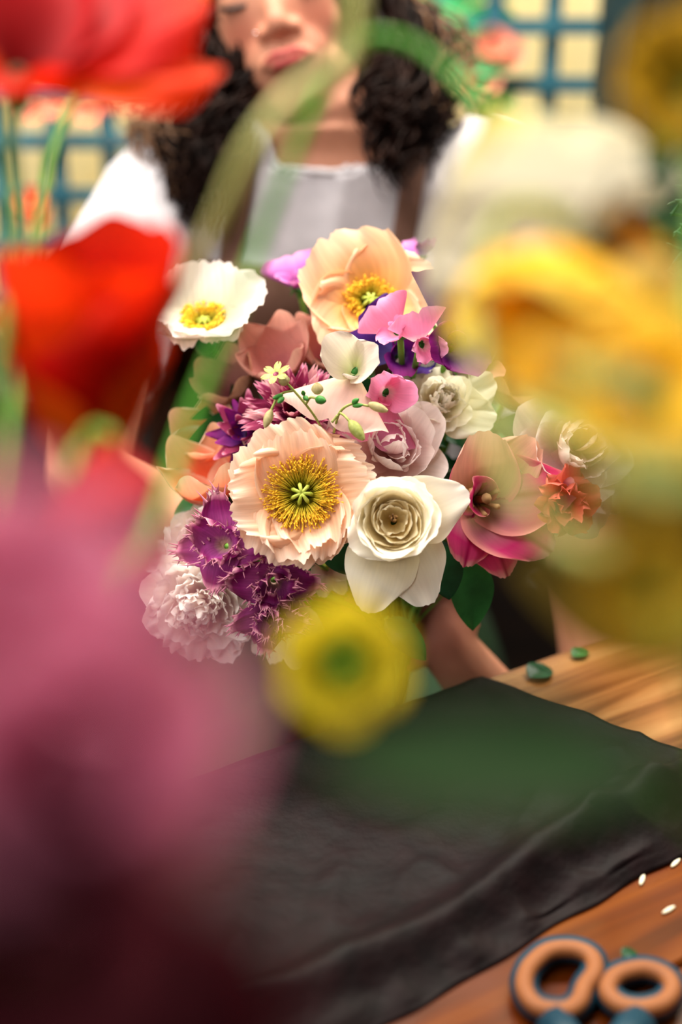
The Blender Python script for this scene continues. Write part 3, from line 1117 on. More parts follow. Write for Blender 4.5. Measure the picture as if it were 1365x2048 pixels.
locks(cap, 80, (hp(-.07, .08, -.04), hp(.07, .08, -.04)), [(hp(-.1, -.02, -.08), hp(.1, -.02, -.08))], (P(440, 180, 1.46), P(800, 200, 1.46)), .004, .010, 2, 9)
link('hair', cap.mesh('hair', pinv), M_['hair'], person)
wl = MB()
locks(wl, 46, (hp(-.07, .06, .0), hp(-.09, .02, -.03)), [(P(400, 110, 1.38), P(330, 170, 1.40)), (P(340, 230, 1.36), P(250, 250, 1.39))], (P(380, 380, 1.33), P(300, 340, 1.36)), .0016, .013, 2.4, 11)
link('loose_curls', wl.mesh('loose_curls', pinv), M_['hairlight'], person)
wl = MB()
locks(wl, 26, (hp(.07, .06, .0), hp(.09, .02, -.03)), [(P(850, 60, 1.40), P(925, 90, 1.42))], (P(840, 330, 1.34), P(905, 240, 1.36)), .0013, .012, 2.6, 12)
link('loose_curls', wl.mesh('loose_curls', pinv), M_['hairlight'], person)

# shirt
M_['shirt'] = smat('white jersey', 'b0aaae', 'b8b2b6', .85, 60, bump=.15, bscale=400)
sh = MB()
torso(sh, .009)
eL = SHL.lerp(ELL, .62) + Vector((-.014, 0, 0))
eR = SHR.lerp(ELR, .50) + Vector((.03, 0, 0))
limb(sh, [SHL + Vector((.01, 0, .0)), SHL.lerp(eL, .5) + Vector((-.004, 0, 0)), eL], [.062, .064, .058])
limb(sh, [SHR + Vector((-.01, 0, .0)), SHR.lerp(eR, .5) + Vector((.01, 0, 0)), eR], [.062, .064, .060])
limb(sh, [nk0 + Vector((0, .012, -.03)), nk0 + Vector((0, .004, .02))], [.072, .064], 18)
sm_ = remeshed(sh, 'shirt', .005, 4)
import bmesh
bm = bmesh.new()
bm.from_mesh(sm_)
ncut = nk0 + Vector((0, -.02, .014))
nn = Vector((0, -.55, 1)).normalized()
for v in bm.verts:
    d = (v.co - ncut).dot(nn)
    if abs(d) < .0036 and (v.co - nk0).xy.length < .09:
        v.co -= nn * d
    for ee, ss in ((eL, SHL), (eR, SHR)):
        ax_ = (ee - ss).normalized()
        d = (v.co - ee).dot(ax_)
        if abs(d) < .0036 and (v.co - ee).length < .09:
            v.co -= ax_ * d
dl = [f for f in bm.faces if ((f.calc_center_median() - ncut).dot(nn) > 0 and (f.calc_center_median() - nk0).xy.length < .085)
      or (f.calc_center_median() - eL).dot(eL - SHL) > 0.0 and (f.calc_center_median() - eL).length < .09
      or (f.calc_center_median() - eR).dot(eR - SHR) > 0.0 and (f.calc_center_median() - eR).length < .09]
bmesh.ops.delete(bm, geom=dl, context='FACES')
rim_ = [v.co.copy() for v in bm.verts if v.is_boundary and (v.co - nk0).length < .10]
for v in bm.verts:
    d = .0035 * noise.noise(v.co * 14) + .003 * (1 - abs(noise.noise(Vector((v.co.x * 22, v.co.y * 10, v.co.z * 9)))) * 2.5)
    v.co += v.normal * d
bm.to_mesh(sm_)
bvh = BVHTree.FromBMesh(bm)
bm.free()
sm_.transform(pinv)
so_ = link('shirt', sm_, M_['shirt'], person)
md = so_.modifiers.new('t', 'SOLIDIFY')
md.thickness = .0015
# collar band
mb = MB()
rim_.sort(key=lambda c: math.atan2(c.y - nk0.y, c.x - nk0.x))
ring = []
m_ = len(rim_)
for k in range(0, m_ + 1, 2):
    ring.append(sum((rim_[(k + q) % m_] for q in range(-3, 4)), Vector()) / 7)
ring.append(ring[0])
mb.tube(ring, .0035, 8, caps=False)
link('collar', mb.mesh('collar', pinv), M_['shirt'], so_)

# apron bib and straps laid over the front of the shirt
M_['apron'] = smat('brown apron canvas', '54382a', '64463a', .85, 40, bump=.2, bscale=500)


def cast(x, z, off=.006, y0=1.0):
    h = bvh.ray_cast(Vector((x, y0, z)), Vector((0, 1, 0)))
    return h[0] + Vector((0, -off, 0)) if h[0] is not None else None


def drape(name, xl, xr, zs, off, parent, nx_=24):
    vs, fs = [], []
    last = [1.34] * (nx_ + 1)
    for j, z in enumerate(zs):
        for i in range(nx_ + 1):
            x = xl(z) + (xr(z) - xl(z)) * i / nx_
            p = cast(x, z, off)
            if p is None:
                p = Vector((x, last[i], z))
            last[i] = p.y
            p.y += .002 * noise.noise((x * 30, 0, z * 12))
            vs.append(p)
    for j in range(len(zs) - 1):
        for i in range(nx_):
            k = j * (nx_ + 1) + i
            fs.append((k, k + 1, k + nx_ + 2, k + nx_ + 1))
    o = link(name, mesh(name, [pinv @ v for v in vs], fs), M_['apron'], parent)
    q = o.modifiers.new('t', 'SOLIDIFY')
    q.thickness = .002
    return o


def zat(px, py):
    """height and x on the chest under a pixel"""
    d = (P(px, py, 1) - CAMP)
    h = bvh.ray_cast(CAMP, d.normalized())
    return h[0]


bt = zat(575, 524)
zt = bt.z if bt else .99
zs = [zt - k * (zt - .60) / 40 for k in range(41)]
xl0, xr0 = (zat(430, 545) or Vector((-.1, 0, 0))).x, (zat(800, 520) or Vector((.08, 0, 0))).x
ap = drape('apron', lambda z: xl0 - (zt - z) * .45 - .01 if z > zt - .12 else xl0 - .064, lambda z: xr0 + (zt - z) * .45 if z > zt - .12 else xr0 + .054, zs, .008, person, 30)
for a, b_ in (((487, 300), (462, 530)), ((828, 330), (800, 525))):
    pa_, pb_ = zat(*a), zat(*b_)
    if pa_ is None or pb_ is None:
        pa_, pb_ = P(*a, 1.33), P(*b_, 1.28)
    zs2 = [pa_.z + .015 + (pb_.z - .02 - pa_.z - .015) * k / 20 for k in range(21)]
    hw = .0115
    drape('strap', lambda z, a=pa_, b=pb_: a.x + (b.x - a.x) * (z - a.z) / (b.z - a.z) - hw, lambda z, a=pa_, b=pb_: a.x + (b.x - a.x) * (z - a.z) / (b.z - a.z) + hw, zs2, .007, ap, 4)
# apron skirt / dark green trousers over the lap
M_['trousers'] = smat('dark green trousers', '081c08', '0c280a', .8, 20, bump=.2)
tz = MB()
for sx in (-1, 1):
    limb(tz, [(PX + sx * .085, 1.47, .54), (PX + sx * .11, 1.26, .56), (PX + sx * .12, 1.06, .55)], [.097, .084, .067])
    limb(tz, [(PX + sx * .12, 1.06, .55), (PX + sx * .125, 1.09, .3), (PX + sx * .125, 1.12, .10)], [.067, .058, .047])
tz.ell((PX, 1.49, .56), (.185, .135, .12), nu=24, nv=14)
tm = remeshed(tz, 'trousers', .008, 4)
tm.transform(pinv)
link('trousers', tm, M_['trousers'], person)
# stool
st = root('stool', 'wooden stool under the seated woman', 'stool', Matrix.Translation((PX, 1.50, 0)))
link('seat', MB().tube([(0, 0, .405), (0, 0, .41), (0, 0, .435), (0, 0, .44)], [.155, .165, .165, .155], 28).mesh('seat'), M_['legwood'], st)
for k in range(4):
    a = PI / 4 + k * PI / 2
    link('leg', MB().tube([(math.cos(a) * .11, math.sin(a) * .11, .41), (math.cos(a) * .17, math.sin(a) * .17, 0)], .014, 10).mesh('leg'), M_['legwood'], st)
# ================================================================= BOUQUET
GR = 'bouquet flowers'
TIE = P(790, 1290, 1.075)
ENDS = P(770, 1560, 1.20)


def stem_to_tie(rt, pos, axis, r=.0022, mat='stem', k=[0]):
    k[0] += 1
    a = k[0] * 2.4
    j = Vector((math.cos(a), math.sin(a), 0)) * .009
    back = -axis.normalized()
    add_stem(rt, [pos + back * .002, pos.lerp(TIE + j, .38) + back * .015 + FW * (.06 if r < .00221 and pos.z > 1.0 else .035), TIE + j, ENDS - j * 1.6], r, r * .9, mat)


def bq(name, label, cat, px, py, z, ax, roll=0, s=1., stem=True, group=None, smat_='stem'):
    pos = P(px, py, z)
    a = D(*ax)
    rt = root(name, label, cat, frame(pos, a, roll, s), group)
    if stem:
        stem_to_tie(rt, pos, a, mat=smat_)
    return rt


# --- hero peach poppy
rt = bq('poppy', 'large sharp peach poppy with wide yellow stamen ring at the front of the bouquet', 'flower', 604, 992, .948, (.02, .12, 1))
kw = dict(irr=.0042, irf=11, pleat=.00050, pf=58, frill=.0016, nu=64, nv=26, belly=.7, wt=.86, wb=.2, tp=2.4)
layer(rt, M_['peach'], 3, 38, var=3, jit=5, tilt=2, zo=-.002, L=.050, W=.052, tip=.14, e=(30, -4), cup=1.15, ruf=.0034, rf=3.4, sc_=(.97, 1.03), seed=11, **kw)
layer(rt, M_['peach'], 4, 5, var=4, jit=9, tilt=3, L=.046, W=.042, tip=.18, e=(28, 12), ek=1.4, cup=1.1, ruf=.0040, rf=2.6, sc_=(.94, 1.05), seed=31, **kw)
layer(rt, M_['peach'], 1, -160, var=1, jit=2, tilt=1, zo=.001, L=.040, W=.030, tip=.2, e=(22, 40), ek=2.4, cup=1.1, ruf=.0045, rf=2.2, seed=57, **kw)
stamens(rt, 560, .0045, .0240, .011, .0155, 10, 40, .00026, .00095, seed=4)
pistil(rt, .0058, .011, 7)

# --- upper peach poppy
rt = bq('poppy', 'peach poppy with wavy edges at the top of the bouquet below the apron bib', 'flower', 738, 612, 1.05, (.12, .30, 1), 10)
kw2 = dict(kw, nu=40, nv=18)
layer(rt, M_['peach2'], 3, 25, var=3, jit=6, tilt=3, L=.057, W=.056, tip=.14, e=(34, 8), cup=1.15, ruf=.006, rf=1.8, seed=101, **kw2)
layer(rt, M_['peach2'], 3, 85, var=3, jit=9, tilt=5, L=.044, W=.040, tip=.2, e=(30, 16), cup=1.1, ruf=.006, rf=1.8, seed=131, **kw2)
stamens(rt, 260, .004, .018, .010, .015, 10, 40, .0003, .0011, seed=5)
pistil(rt, .005, .010, 7)

# --- white poppy left
rt = bq('poppy', 'white poppy with a yellow centre behind the orange flower, left in the bouquet', 'flower', 410, 664, 1.07, (.0, .95, 1), 6)
layer(rt, M_['whitepoppy'], 3, 0, var=3, jit=4, tilt=3, L=.055, W=.058, tip=.12, e=(48, 30), cup=1.2, ruf=.003, rf=2.4, seed=201, **kw2)
layer(rt, M_['whitepoppy'], 3, 60, var=3, jit=8, tilt=4, L=.044, W=.044, tip=.18, e=(38, 26), cup=1.1, ruf=.004, rf=2.2, seed=231, **kw2)
stamens(rt, 240, .004, .017, .011, .017, 10, 40, .0003, .0015, seed=6)
pistil(rt, .0045, .010, 6)
cx = MB().ell((0, 0, -.010), (.009, .009, .012), nu=12, nv=8)
link('receptacle', cx.mesh('receptacle'), M_['leaf'], rt)

# --- cream rose / ranunculus
rt = bq('rose', 'cream white rose with broad hanging outer petals right of the large peach poppy', 'flower', 788, 1046, .935, (-.05, .12, 1), 0, 1.0)
C_ = M_['cream']
G_ = M_['creamgold']


def one(rt, mat, phi, zo=0, tx=0, ty=0, **kw):
    me = petal(**kw)
    me.materials.append(mat)
    o = link('petal', me, None, rt)
    o.location = (0, 0, zo)
    o.rotation_euler = (Matrix.Rotation(math.radians(phi), 4, 'Z') @ Matrix.Rotation(math.radians(ty), 4, 'Y') @ Matrix.Rotation(math.radians(tx), 4, 'X')).to_euler()
    return o


gd = dict(nu=20, nv=18, wb=.35, belly=.62, wt=.6, tp=2.3)
# frame: local X = up in the picture, Y = left in the picture (z towards camera)
for phi, L, W, e, seed, cu in ((163, .060, .025, (14, -14), 1, 3), (203, .057, .025, (12, -16), 2, 3), (-68, .052, .023, (22, 0), 3, 3), (120, .034, .026, (30, 20), 8, 1.6), (8, .032, .032, (35, 30), 4, 1.4), (55, .030, .028, (35, 30), 5, 1.4), (-30, .034, .026, (35, 25), 6, 1.6)):
    one(rt, C_, phi, -.004, L=L, W=W, e=e, seed=seed, cup=cu, tip=.22, irr=.0012, ruf=.0012, rf=1.5, **gd)
for k, (L_, n_, mt_) in enumerate(((.043, 3, C_), (.040, 3, C_), (.036, 4, C_), (.031, 3, G_), (.026, 3, G_), (.020, 3, G_), (.015, 3, G_))):
    layer(rt, mt_, n_, 20 + 31 * k, var=3, L=L_, W=L_ * .86, e=(14, 84 + 3 * k), ek=.85, cup=1.08, tip=.14, irr=.0014, ruf=.0012, rf=1.6, zo=-.004 + (.040 - L_) * .42, tilt=6, jit=12, seed=7 + 10 * k, roll=34 - 3 * k, **gd)
mb = MB()
for k in range(12):
    a = R.random() * 6.28
    c = Vector((math.cos(a), math.sin(a), 0)) * R.uniform(.0008, .0028)
    mb.tube([c * .5 + Vector((0, 0, .010)), c + Vector((0, 0, .024))], [.0004, .0007], 4)
M_['brownst'] = smat('brown stamen tips', '4c2c0c', '7c5420', .7, 200)
link('stamens', mb.mesh('stamens'), M_['brownst'], rt, 'stuff')

# --- blush peony behind the rose
def peony(rt, Rr, mo, mi, seed=0, inner=22, guard=7, open_=8, z=0, loose=0, q=1.):
    g = dict(nu=12, nv=10, wb=.4, belly=.65, wt=.7, tp=2.2)
    layer(rt, mo, guard, 0, var=4, L=Rr * 1.25, W=Rr * .62, e=(10, 60 - open_), cup=1.2, tip=.2, irr=Rr * q * .05, ruf=Rr * q * .035, tilt=5, zo=-Rr * .35, seed=seed, **g)
    layer(rt, mo, guard - 1, 25, var=4, L=Rr * 1.15, W=Rr * .55, e=(18, 95 - open_), cup=1.1, tip=.22, irr=Rr * q * .06, ruf=Rr * q * .04, tilt=8, zo=-Rr * .28, seed=seed + 1, **g)
    layer(rt, mi, guard + 1, 8, var=4, L=Rr * 1.0, W=Rr * .42, e=(25, 112 - open_), cup=1.05, tip=.25, irr=Rr * q * .07, ruf=Rr * q * .05, tilt=12, zo=-Rr * .08, jit=14, seed=seed + 2, **g)
    g2 = dict(g, nu=9, nv=8)
    layer(rt, mi, inner // 2, 3, var=5, L=Rr * .85, W=Rr * .27, e=(35, 112), cup=1.1, tip=.28, irr=Rr * q * .08, ruf=Rr * q * .06, tilt=16 + loose, jit=18, zo=Rr * .10, seed=seed + 3, notch=.08, **g2)
    layer(rt, mi, inner // 2, 13, var=5, L=Rr * .7, W=Rr * .2, e=(45, 115), cup=1.1, tip=.3, irr=Rr * q * .08, ruf=Rr * q * .05, tilt=20 + loose, jit=20, zo=Rr * .25, seed=seed + 4, notch=.1, **g2)


rt = bq('peony', 'blush pink peony tucked behind the cream rose and the large peach poppy', 'flower', 778, 900, .985, (.1, .22, 1))
peony(rt, .040, M_['blush'], M_['blush'], 300, 8, 6, q=.35)
rt = bq('peony', 'pale pink rose shaped peony right of the magenta tulip', 'flower', 1142, 900, .990, (.22, .12, 1))
peony(rt, .041, M_['blush'], M_['blushdeep'], 340, 10, 7, q=.4)
for k, (phi, L) in enumerate(((195, .062), (230, .058), (165, .058))):
    one(rt, M_['blush'], phi, -.008, L=L, W=.024, e=(5, -10), cup=3, tip=.25, irr=.002, ruf=.002, seed=370 + k, nu=12, nv=12)
rt = bq('peony', 'ivory double flower with curled outer petals below the purple sweet pea', 'flower', 880, 808, 1.0, (.1, .35, 1))
peony(rt, .023, M_['ivory'], M_['ivory'], 380, 20, 6, loose=4, q=.7)
for k, (phi, L) in enumerate(((35, .044), (-8, .043), (-65, .043), (80, .034), (-110, .04))):
    one(rt, M_['ivory'], phi, -.006, L=L, W=.022, e=(10, 20), cup=1.6, tip=.3, irr=.002, ruf=.003, seed=390 + k, nu=14, nv=12)
rt = bq('peony', 'white ruffled peony at the lower left of the bouquet under the fringed tulips', 'flower', 405, 1204, .998, (-.15, -.2, 1))
peony(rt, .036, M_['peonywhite'], M_['peonywhite'], 420, 34, 9, open_=30, loose=10)
layer(rt, M_['peonywhite'], 16, 0, var=5, L=.042, W=.013, e=(30, -5), cup=2, tip=.35, irr=.003, ruf=.003, tilt=14, jit=14, zo=-.004, seed=450, nu=10, nv=12, notch=.1)
rt = bq('peony', 'small blush white peony above the fringed tulips beside the large peach poppy', 'flower', 408, 1075, 1.02, (-.3, .2, 1))
peony(rt, .025, M_['peonywhite'], M_['blush'], 470, 12, 6, q=.5)

# --- magenta tulip wide open
rt = bq('tulip', 'wide open magenta and tan tulip right of the cream rose', 'flower', 950, 1000, .985, (.26, .04, 1), 0, 1.12)
tk = dict(nu=24, nv=22, wb=.5, belly=.6, wt=.62, tp=2.0)
for phi, L, W, e, mt, cu, sd in ((6, .050, .030, (48, 32), 'tulippale', 1.3, 1), (-42, .052, .027, (40, 14), 'tulippale', 1.4, 2), (-84, .062, .027, (38, 22), 'tulip', 1.5, 3), (-128, .056, .028, (32, 10), 'tulip', 1.5, 4),
                                 (-158, .050, .023, (20, -10), 'tulip', 1.6, 5), (166, .042, .021, (28, -4), 'tulip', 1.6, 6), (62, .036, .020, (75, 60), 'tulip', 1.2, 7)):
    one(rt, M_[mt], phi, L=L, W=W, e=e, cup=cu, seed=500 + sd, tip=.24, irr=.0015, ruf=.0016, rf=1.6, **tk)
mb = MB()
for k in range(6):
    a = k * 1.047
    c = Vector((math.cos(a), math.sin(a), 0))
    mb.tube([c * .002, c * .006 + Vector((0, 0, .010)), c * .010 + Vector((0, 0, .018))], [.0008, .0009, .0018], 6)
link('stamens', mb.mesh('stamens'), M_['stamenpale'], rt, 'stuff')
link('pistil', MB().tube([(0, 0, 0), (0, 0, .018), (0, 0, .021)], [.0026, .0022, .0034], 8).mesh('pistil'), M_['stamenpale'], rt)

# --- coral carnation-like
rt = bq('carnation', 'small coral red ruffled flower between the magenta tulip and the pale pink peony', 'flower', 1124, 1006, .975, (.35, -.1, 1))
layer(rt, M_['coral'], 5, 0, var=3, L=.026, W=.018, e=(30, 30), cup=1.2, tip=.25, irr=.002, ruf=.004, seed=600, tilt=10)
layer(rt, M_['coral'], 4, 40, var=3, L=.021, W=.014, e=(40, 80), cup=1.2, tip=.25, irr=.002, ruf=.004, seed=610, tilt=14)

# --- dusty pink petals at right
rt = bq('sweet_pea', 'dusty pink folded bloom at the far right of the bouquet', 'flower', 1236, 905, 1.03, (.5, .1, 1))
one(rt, M_['dusty'], -60, L=.034, W=.024, e=(30, 40), cup=-2, tip=.3, seed=620, ruf=.003)
one(rt, M_['dusty'], -130, L=.026, W=.018, e=(20, 0), cup=-2, tip=.3, seed=621, ruf=.003)
one(rt, M_['mauvebrown'], 20, L=.024, W=.018, e=(40, 60), cup=1.5, tip=.3, seed=622, ruf=.003)

# --- sweet peas
def sweetpea(rt, mS, mW, s=1., face=0, sd=0):
    one(rt, M_[mS], face, .0, L=.028 * s, W=.025 * s, wb=.25, e=(48, 8), cup=-3.5, tip=.28, notch=.12, seed=sd, ruf=.0022, rf=1.2, irr=.001, nu=18, nv=14, belly=.6, wt=.8)
    for q in (-1, 1):
        one(rt, M_[mW], face + 180 + q * 62, .002, tx=q * 6, L=.020 * s, W=.011 * s, wb=.25, e=(60, 42), cup=1.4, tip=.3, seed=sd + 3 + q, ruf=.0016, nu=10, nv=10)
    k = petal(L=.014 * s, W=.005 * s, wb=.5, e=(40, 120), cup=1, tip=.5, seed=sd + 9, nu=6, nv=8)
    k.materials.append(M_[mW])
    link('keel', k, None, rt)
    mb = MB()
    mb.tube([(0, 0, -.008 * s), (0, 0, -.005 * s), (0, 0, .0005 * s)], [.0012 * s, .0028 * s, .0026 * s], 8)
    for q in range(5):
        a = q * 1.256
        c = Vector((math.cos(a), math.sin(a), 0))
        mb.tube([c * .0022 * s, c * .005 * s + Vector((0, 0, .001 * s)), c * .008 * s + Vector((0, 0, -.001 * s))], [.0016 * s, .001 * s, .0001], 4)
    link('calyx', mb.mesh('calyx'), M_['calyx'], rt)


for lb, px, py, z, ax, roll, mS, mW, s, face, sd in (
    ('pink sweet pea with an upright curled petal in front of the upper peach poppy', 798, 668, .975, (-.5, .3, .8), 20, 'pinkpea', 'pinkpea', .95, 20, 700),
    ('pink sweet pea bloom with a broad rounded petal touching the purple one', 842, 690, .970, (.35, -.1, 1), -10, 'pinkpea', 'pinkpea', .95, 30, 710),
    ('pink sweet pea bloom hanging just above the blush peony', 772, 782, .968, (.1, -.35, 1), 160, 'pinkpea', 'pinkpea', 1.4, 0, 720),
    ('pale blush sweet pea with a white heart below the upper peach poppy', 712, 742, .962, (-.25, .1, 1), 170, 'palepea', 'whitepea', 1.7, -10, 730),
    ('deep purple sweet pea bloom at the right of the pink ones', 900, 700, .985, (.25, .15, 1), -20, 'purple', 'purple', 1.9, 0, 740),
    ('dark violet sweet pea bloom in the gap below the pink ones', 800, 718, 1.01, (.0, .2, 1), 60, 'violetblue', 'purple', 1.5, 0, 750),
    ('purple sweet pea bloom hidden low between pink and ivory flowers', 845, 722, 1.02, (.1, .2, 1), -80, 'purple', 'violetblue', 1.2, 0, 760),
    ('lilac sweet pea standing left of the upper peach poppy', 598, 578, 1.09, (-.2, .7, .6), 0, 'lilac', 'lilac', 1.15, 20, 770),
    ('tiny purple sweet pea bud at the top right of the bouquet', 848, 515, 1.09, (.0, 1, .4), 0, 'lilac', 'purple', .75, 60, 780),
    ('magenta sweet pea bloom right of the purple one beside yellow flowers', 962, 742, 1.03, (.3, .4, .8), -30, 'darkred', 'dusty', 1.1, 0, 790),
):
    rt = bq('sweet_pea', lb, 'flower', px, py, z, ax, roll)
    sweetpea(rt, mS, mW, s, face, sd)

# --- dusty tulips behind
def tulipcup(rt, mat, L, W, sd, n=6, opening=0):
    layer(rt, mat, n // 2, 0, var=3, L=L, W=W, wb=.45, belly=.5, wt=.35, e=(35 - opening, 98 - opening), cup=1.05, tip=.2, seed=sd, jit=4, tilt=3, nu=14, nv=14)
    layer(rt, mat, n - n // 2, 60, var=3, L=L * 1.02, W=W, wb=.45, belly=.5, wt=.35, e=(40 - opening, 94 - opening), cup=1.1, tip=.2, seed=sd + 5, jit=4, tilt=3, zo=-.001, nu=14, nv=14)


for lb, px, py, z, ax, mt, L, W in (
    ('apricot and coral closed tulip at the left of the large peach poppy', 436, 1000, 1.03, (-.25, .75, .6), 'coraltulip', .058, .030),
    ('dusty rose tulip above the burgundy flower below the white poppy', 570, 745, 1.06, (-.25, .5, .7), 'dusty', .048, .028),
    ('faded pink tulip behind the burgundy flower beside the upper peach poppy', 650, 725, 1.08, (.1, .5, .7), 'dusty', .046, .028),
    ('mauve brown tulip behind the ivory flower at the upper right', 1010, 800, 1.06, (.3, .5, .7), 'mauvebrown', .050, .030),
    ('muted coral tulip left of the burgundy flower', 430, 900, 1.06, (-.3, .5, .8), 'coraltulip', .044, .026),
    ('brownish pink tulip below the white poppy', 470, 800, 1.07, (-.3, .6, .7), 'mauvebrown', .044, .026)):
    rt = bq('tulip', lb, 'flower', px, py, z, ax)
    tulipcup(rt, M_[mt], L, W, px, opening=10)

# --- burgundy chrysanthemum
rt = bq('chrysanthemum', 'burgundy flower with many narrow pink tipped petals above the large peach poppy', 'flower', 592, 832, .99, (-.12, .4, 1))
for k, (n, L, e, zo) in enumerate(((22, .040, (0, 5), -.006), (22, .037, (15, 25), -.004), (20, .033, (30, 50), -.002), (16, .027, (45, 75), 0), (12, .020, (60, 100), .002))):
    layer(rt, [M_['burgundy'], M_['burgundy'], M_['burgundypale']], n, k * 7, var=3, L=L, W=.0052, wb=.5, belly=.7, wt=.5, e=e, cup=.9, r0=.003, rmin=.004, tip=.2, notch=.15, seed=800 + k, jit=7, tilt=8, zo=zo, nu=6, nv=9, roll=40)
rt = bq('chrysanthemum', 'small burgundy and violet flower half hidden left of the large peach poppy top', 'flower', 500, 868, 1.01, (-.4, .3, 1))
for k, (n, L, e) in enumerate(((12, .030, (5, 15)), (10, .024, (30, 50)), (8, .018, (50, 90)))):
    layer(rt, [M_['burgundy'], M_['purple']], n, k * 9, var=2, L=L, W=.006, wb=.5, belly=.7, wt=.5, e=e, cup=.9, r0=.003, rmin=.004, tip=.25, seed=830 + k, jit=8, tilt=8, nu=6, nv=9)

# --- fringed purple tulips
for lb, px, py, z, ax, L, sd in (
    ('fringed purple tulip under the left edge of the large peach poppy', 452, 1092, .962, (-.35, .1, 1), .036, 900),
    ('fringed purple tulip at the lower left edge of the large peach poppy', 548, 1160, .960, (.1, -.25, 1), .034, 920),
    ('small fringed purple tulip tip hanging lowest over white petals', 540, 1226, .958, (-.05, -.5, 1), .026, 940)):
    rt = bq('fringed_tulip', lb, 'flower', px, py, z, ax)
    layer(rt, M_['fringe'], 4, 0, var=4, L=L, W=L * .48, wb=.5, belly=.55, wt=.6, e=(38, 8), cup=1.4, tip=.25, seed=sd, jit=10, tilt=8, spikes=26, ruf=.003, nu=14, nv=12)
    layer(rt, M_['fringe'], 3, 45, var=3, L=L * .8, W=L * .42, wb=.5, belly=.55, wt=.6, e=(50, 70), cup=1.2, tip=.25, seed=sd + 9, jit=10, tilt=10, spikes=26, ruf=.003, nu=14, nv=12)

# --- white strap petals hanging
for lb, px, py, z, ax, pl in (
    ('white star flower with long hanging strap petals behind the fringed tulips', 575, 1205, 1.0, (.05, -.35, 1), ((168, .048), (188, .052), (205, .048), (150, .045), (130, .035), (225, .036))),
    ('white flower with a torn tip peeking out below the large peach poppy', 650, 1130, 1.0, (.1, -.2, 1), ((178, .022), (215, .024), (150, .022), (250, .02))),
    ('pale flower with a lone pointed petal at the left end of the bouquet', 372, 1118, 1.03, (-.4, .1, 1), ((70, .030), (100, .034), (135, .038), (40, .028))),
    ('small pale round petalled bloom squeezed left of the large peach poppy', 446, 1025, .985, (-.2, 0, 1), ((90, .016), (150, .016), (30, .016), (210, .014)))):
    rt = bq('white_bloom', lb, 'flower', px, py, z, ax)
    for k, (phi, L) in enumerate(pl):
        one(rt, M_['peonywhite'], phi, L=L, W=max(.0085, L * .26), wb=.5, e=(10, -12), cup=2.5, tip=.35, seed=px + k, ruf=.0014, irr=.001, nu=10, nv=12)
    link('centre', MB().ell((0, 0, .001), (.004, .004, .003), nu=8, nv=6).mesh('centre'), M_['pistil'], rt)

# --- campion sprigs with pods
def podd(mb, c, d, L, r, ribs=8):
    z = d.normalized()
    x = z.orthogonal().normalized()
    Mx = Matrix((x, z.cross(x), z)).transposed()
    vs, fs = [], []
    n, m = 16, 9
    for j in range(m + 1):
        v = j / m
        w_ = r * (math.sin(PI * min(1, v * .92 + .04)) ** .6) * (1 - .25 * v)
        for i in range(n):
            a = 2 * PI * i / n
            q = w_ * (1 + .06 * math.cos(ribs * a))
            vs.append(c + Mx @ Vector((q * math.cos(a), q * math.sin(a), L * (v - .0))))
    for j in range(m):
        for i in range(n):
            fs.append((j * n + i, j * n + (i + 1) % n, (j + 1) * n + (i + 1) % n, (j + 1) * n + i))
    mb.add(vs, fs)


def sprig(lb, base, z, stems, pods, flower=None):
    pos = P(base[0], base[1], z)
    rt = root('campion_sprig', lb, 'sprig', frame(pos, D(0, 1, .5)))
    inv = rt.matrix_world.inverted()
    mb = MB()
    for st_ in stems:
        mb.tube(bez([P(x, y, zz) for x, y, zz in st_], 6), [.0009] * (6 * (len(st_) - 1) + 1), 6)
    link('stem', mb.mesh('stem', inv), M_['pod'], rt, 'stuff')
    for (x0, y0), (x1, y1), zz, wpx, mt in pods:
        a, b = P(x0, y0, zz), P(x1, y1, zz - .004)
        mb = MB()
        podd(mb, a, b - a, (b - a).length, wpx * .00033 / 2)
        link('pod', mb.mesh('pod', inv), M_[mt], rt)
    if flower:
        x, y, zz = flower
        fr = inv @ frame(P(x, y, zz), D(-.25, .6, .7))
        me = petal(L=.0085, W=.0026, wb=.5, e=(20, 0), cup=3, tip=.2, notch=.35, seed=5, nu=8, nv=6)
        me.materials.append(M_['pod'])
        for k in range(6):
            o = link('petal', me, None, rt)
            o.matrix_local = fr @ Matrix.Rotation(k * 1.047, 4, 'Z')


sprig('green campion sprig with pods and a tiny open flower before the burgundy flower', (640, 870), .935,
      [[(655, 880, .955), (628, 830, .94), (588, 781, .932), (572, 765, .93)], [(588, 781, .932), (560, 790, .93), (540, 825, .928)], [(612, 808, .935), (622, 795, .932), (640, 800, .93)]],
      [((543, 820), (530, 855), .928, 20, 'podpale'), ((566, 790), (546, 797), .930, 12, 'calyx'), ((568, 795), (556, 806), .928, 12, 'calyx'), ((632, 798), (652, 802), .930, 20, 'calyx'),
       ((608, 790), (606, 782), .932, 10, 'calyx'), ((608, 793), (616, 800), .932, 12, 'calyx'), ((574, 768), (562, 752), .930, 26, 'podpale'), ((636, 788), (634, 766), .934, 26, 'podpale')], (552, 748, .928))
sprig('green campion sprig with ribbed pods lying over the blush peony', (668, 850), .93,
      [[(668, 865, .945), (680, 825, .935), (705, 808, .93), (738, 812, .927)], [(680, 825, .935), (690, 832, .93), (702, 845, .926)], [(676, 830, .935), (664, 845, .935)]],
      [((738, 808), (776, 822), .927, 21, 'podpale'), ((700, 842), (728, 880), .925, 26, 'pod'), ((705, 806), (718, 798), .929, 12, 'calyx'), ((706, 812), (726, 810), .929, 11, 'calyx')])

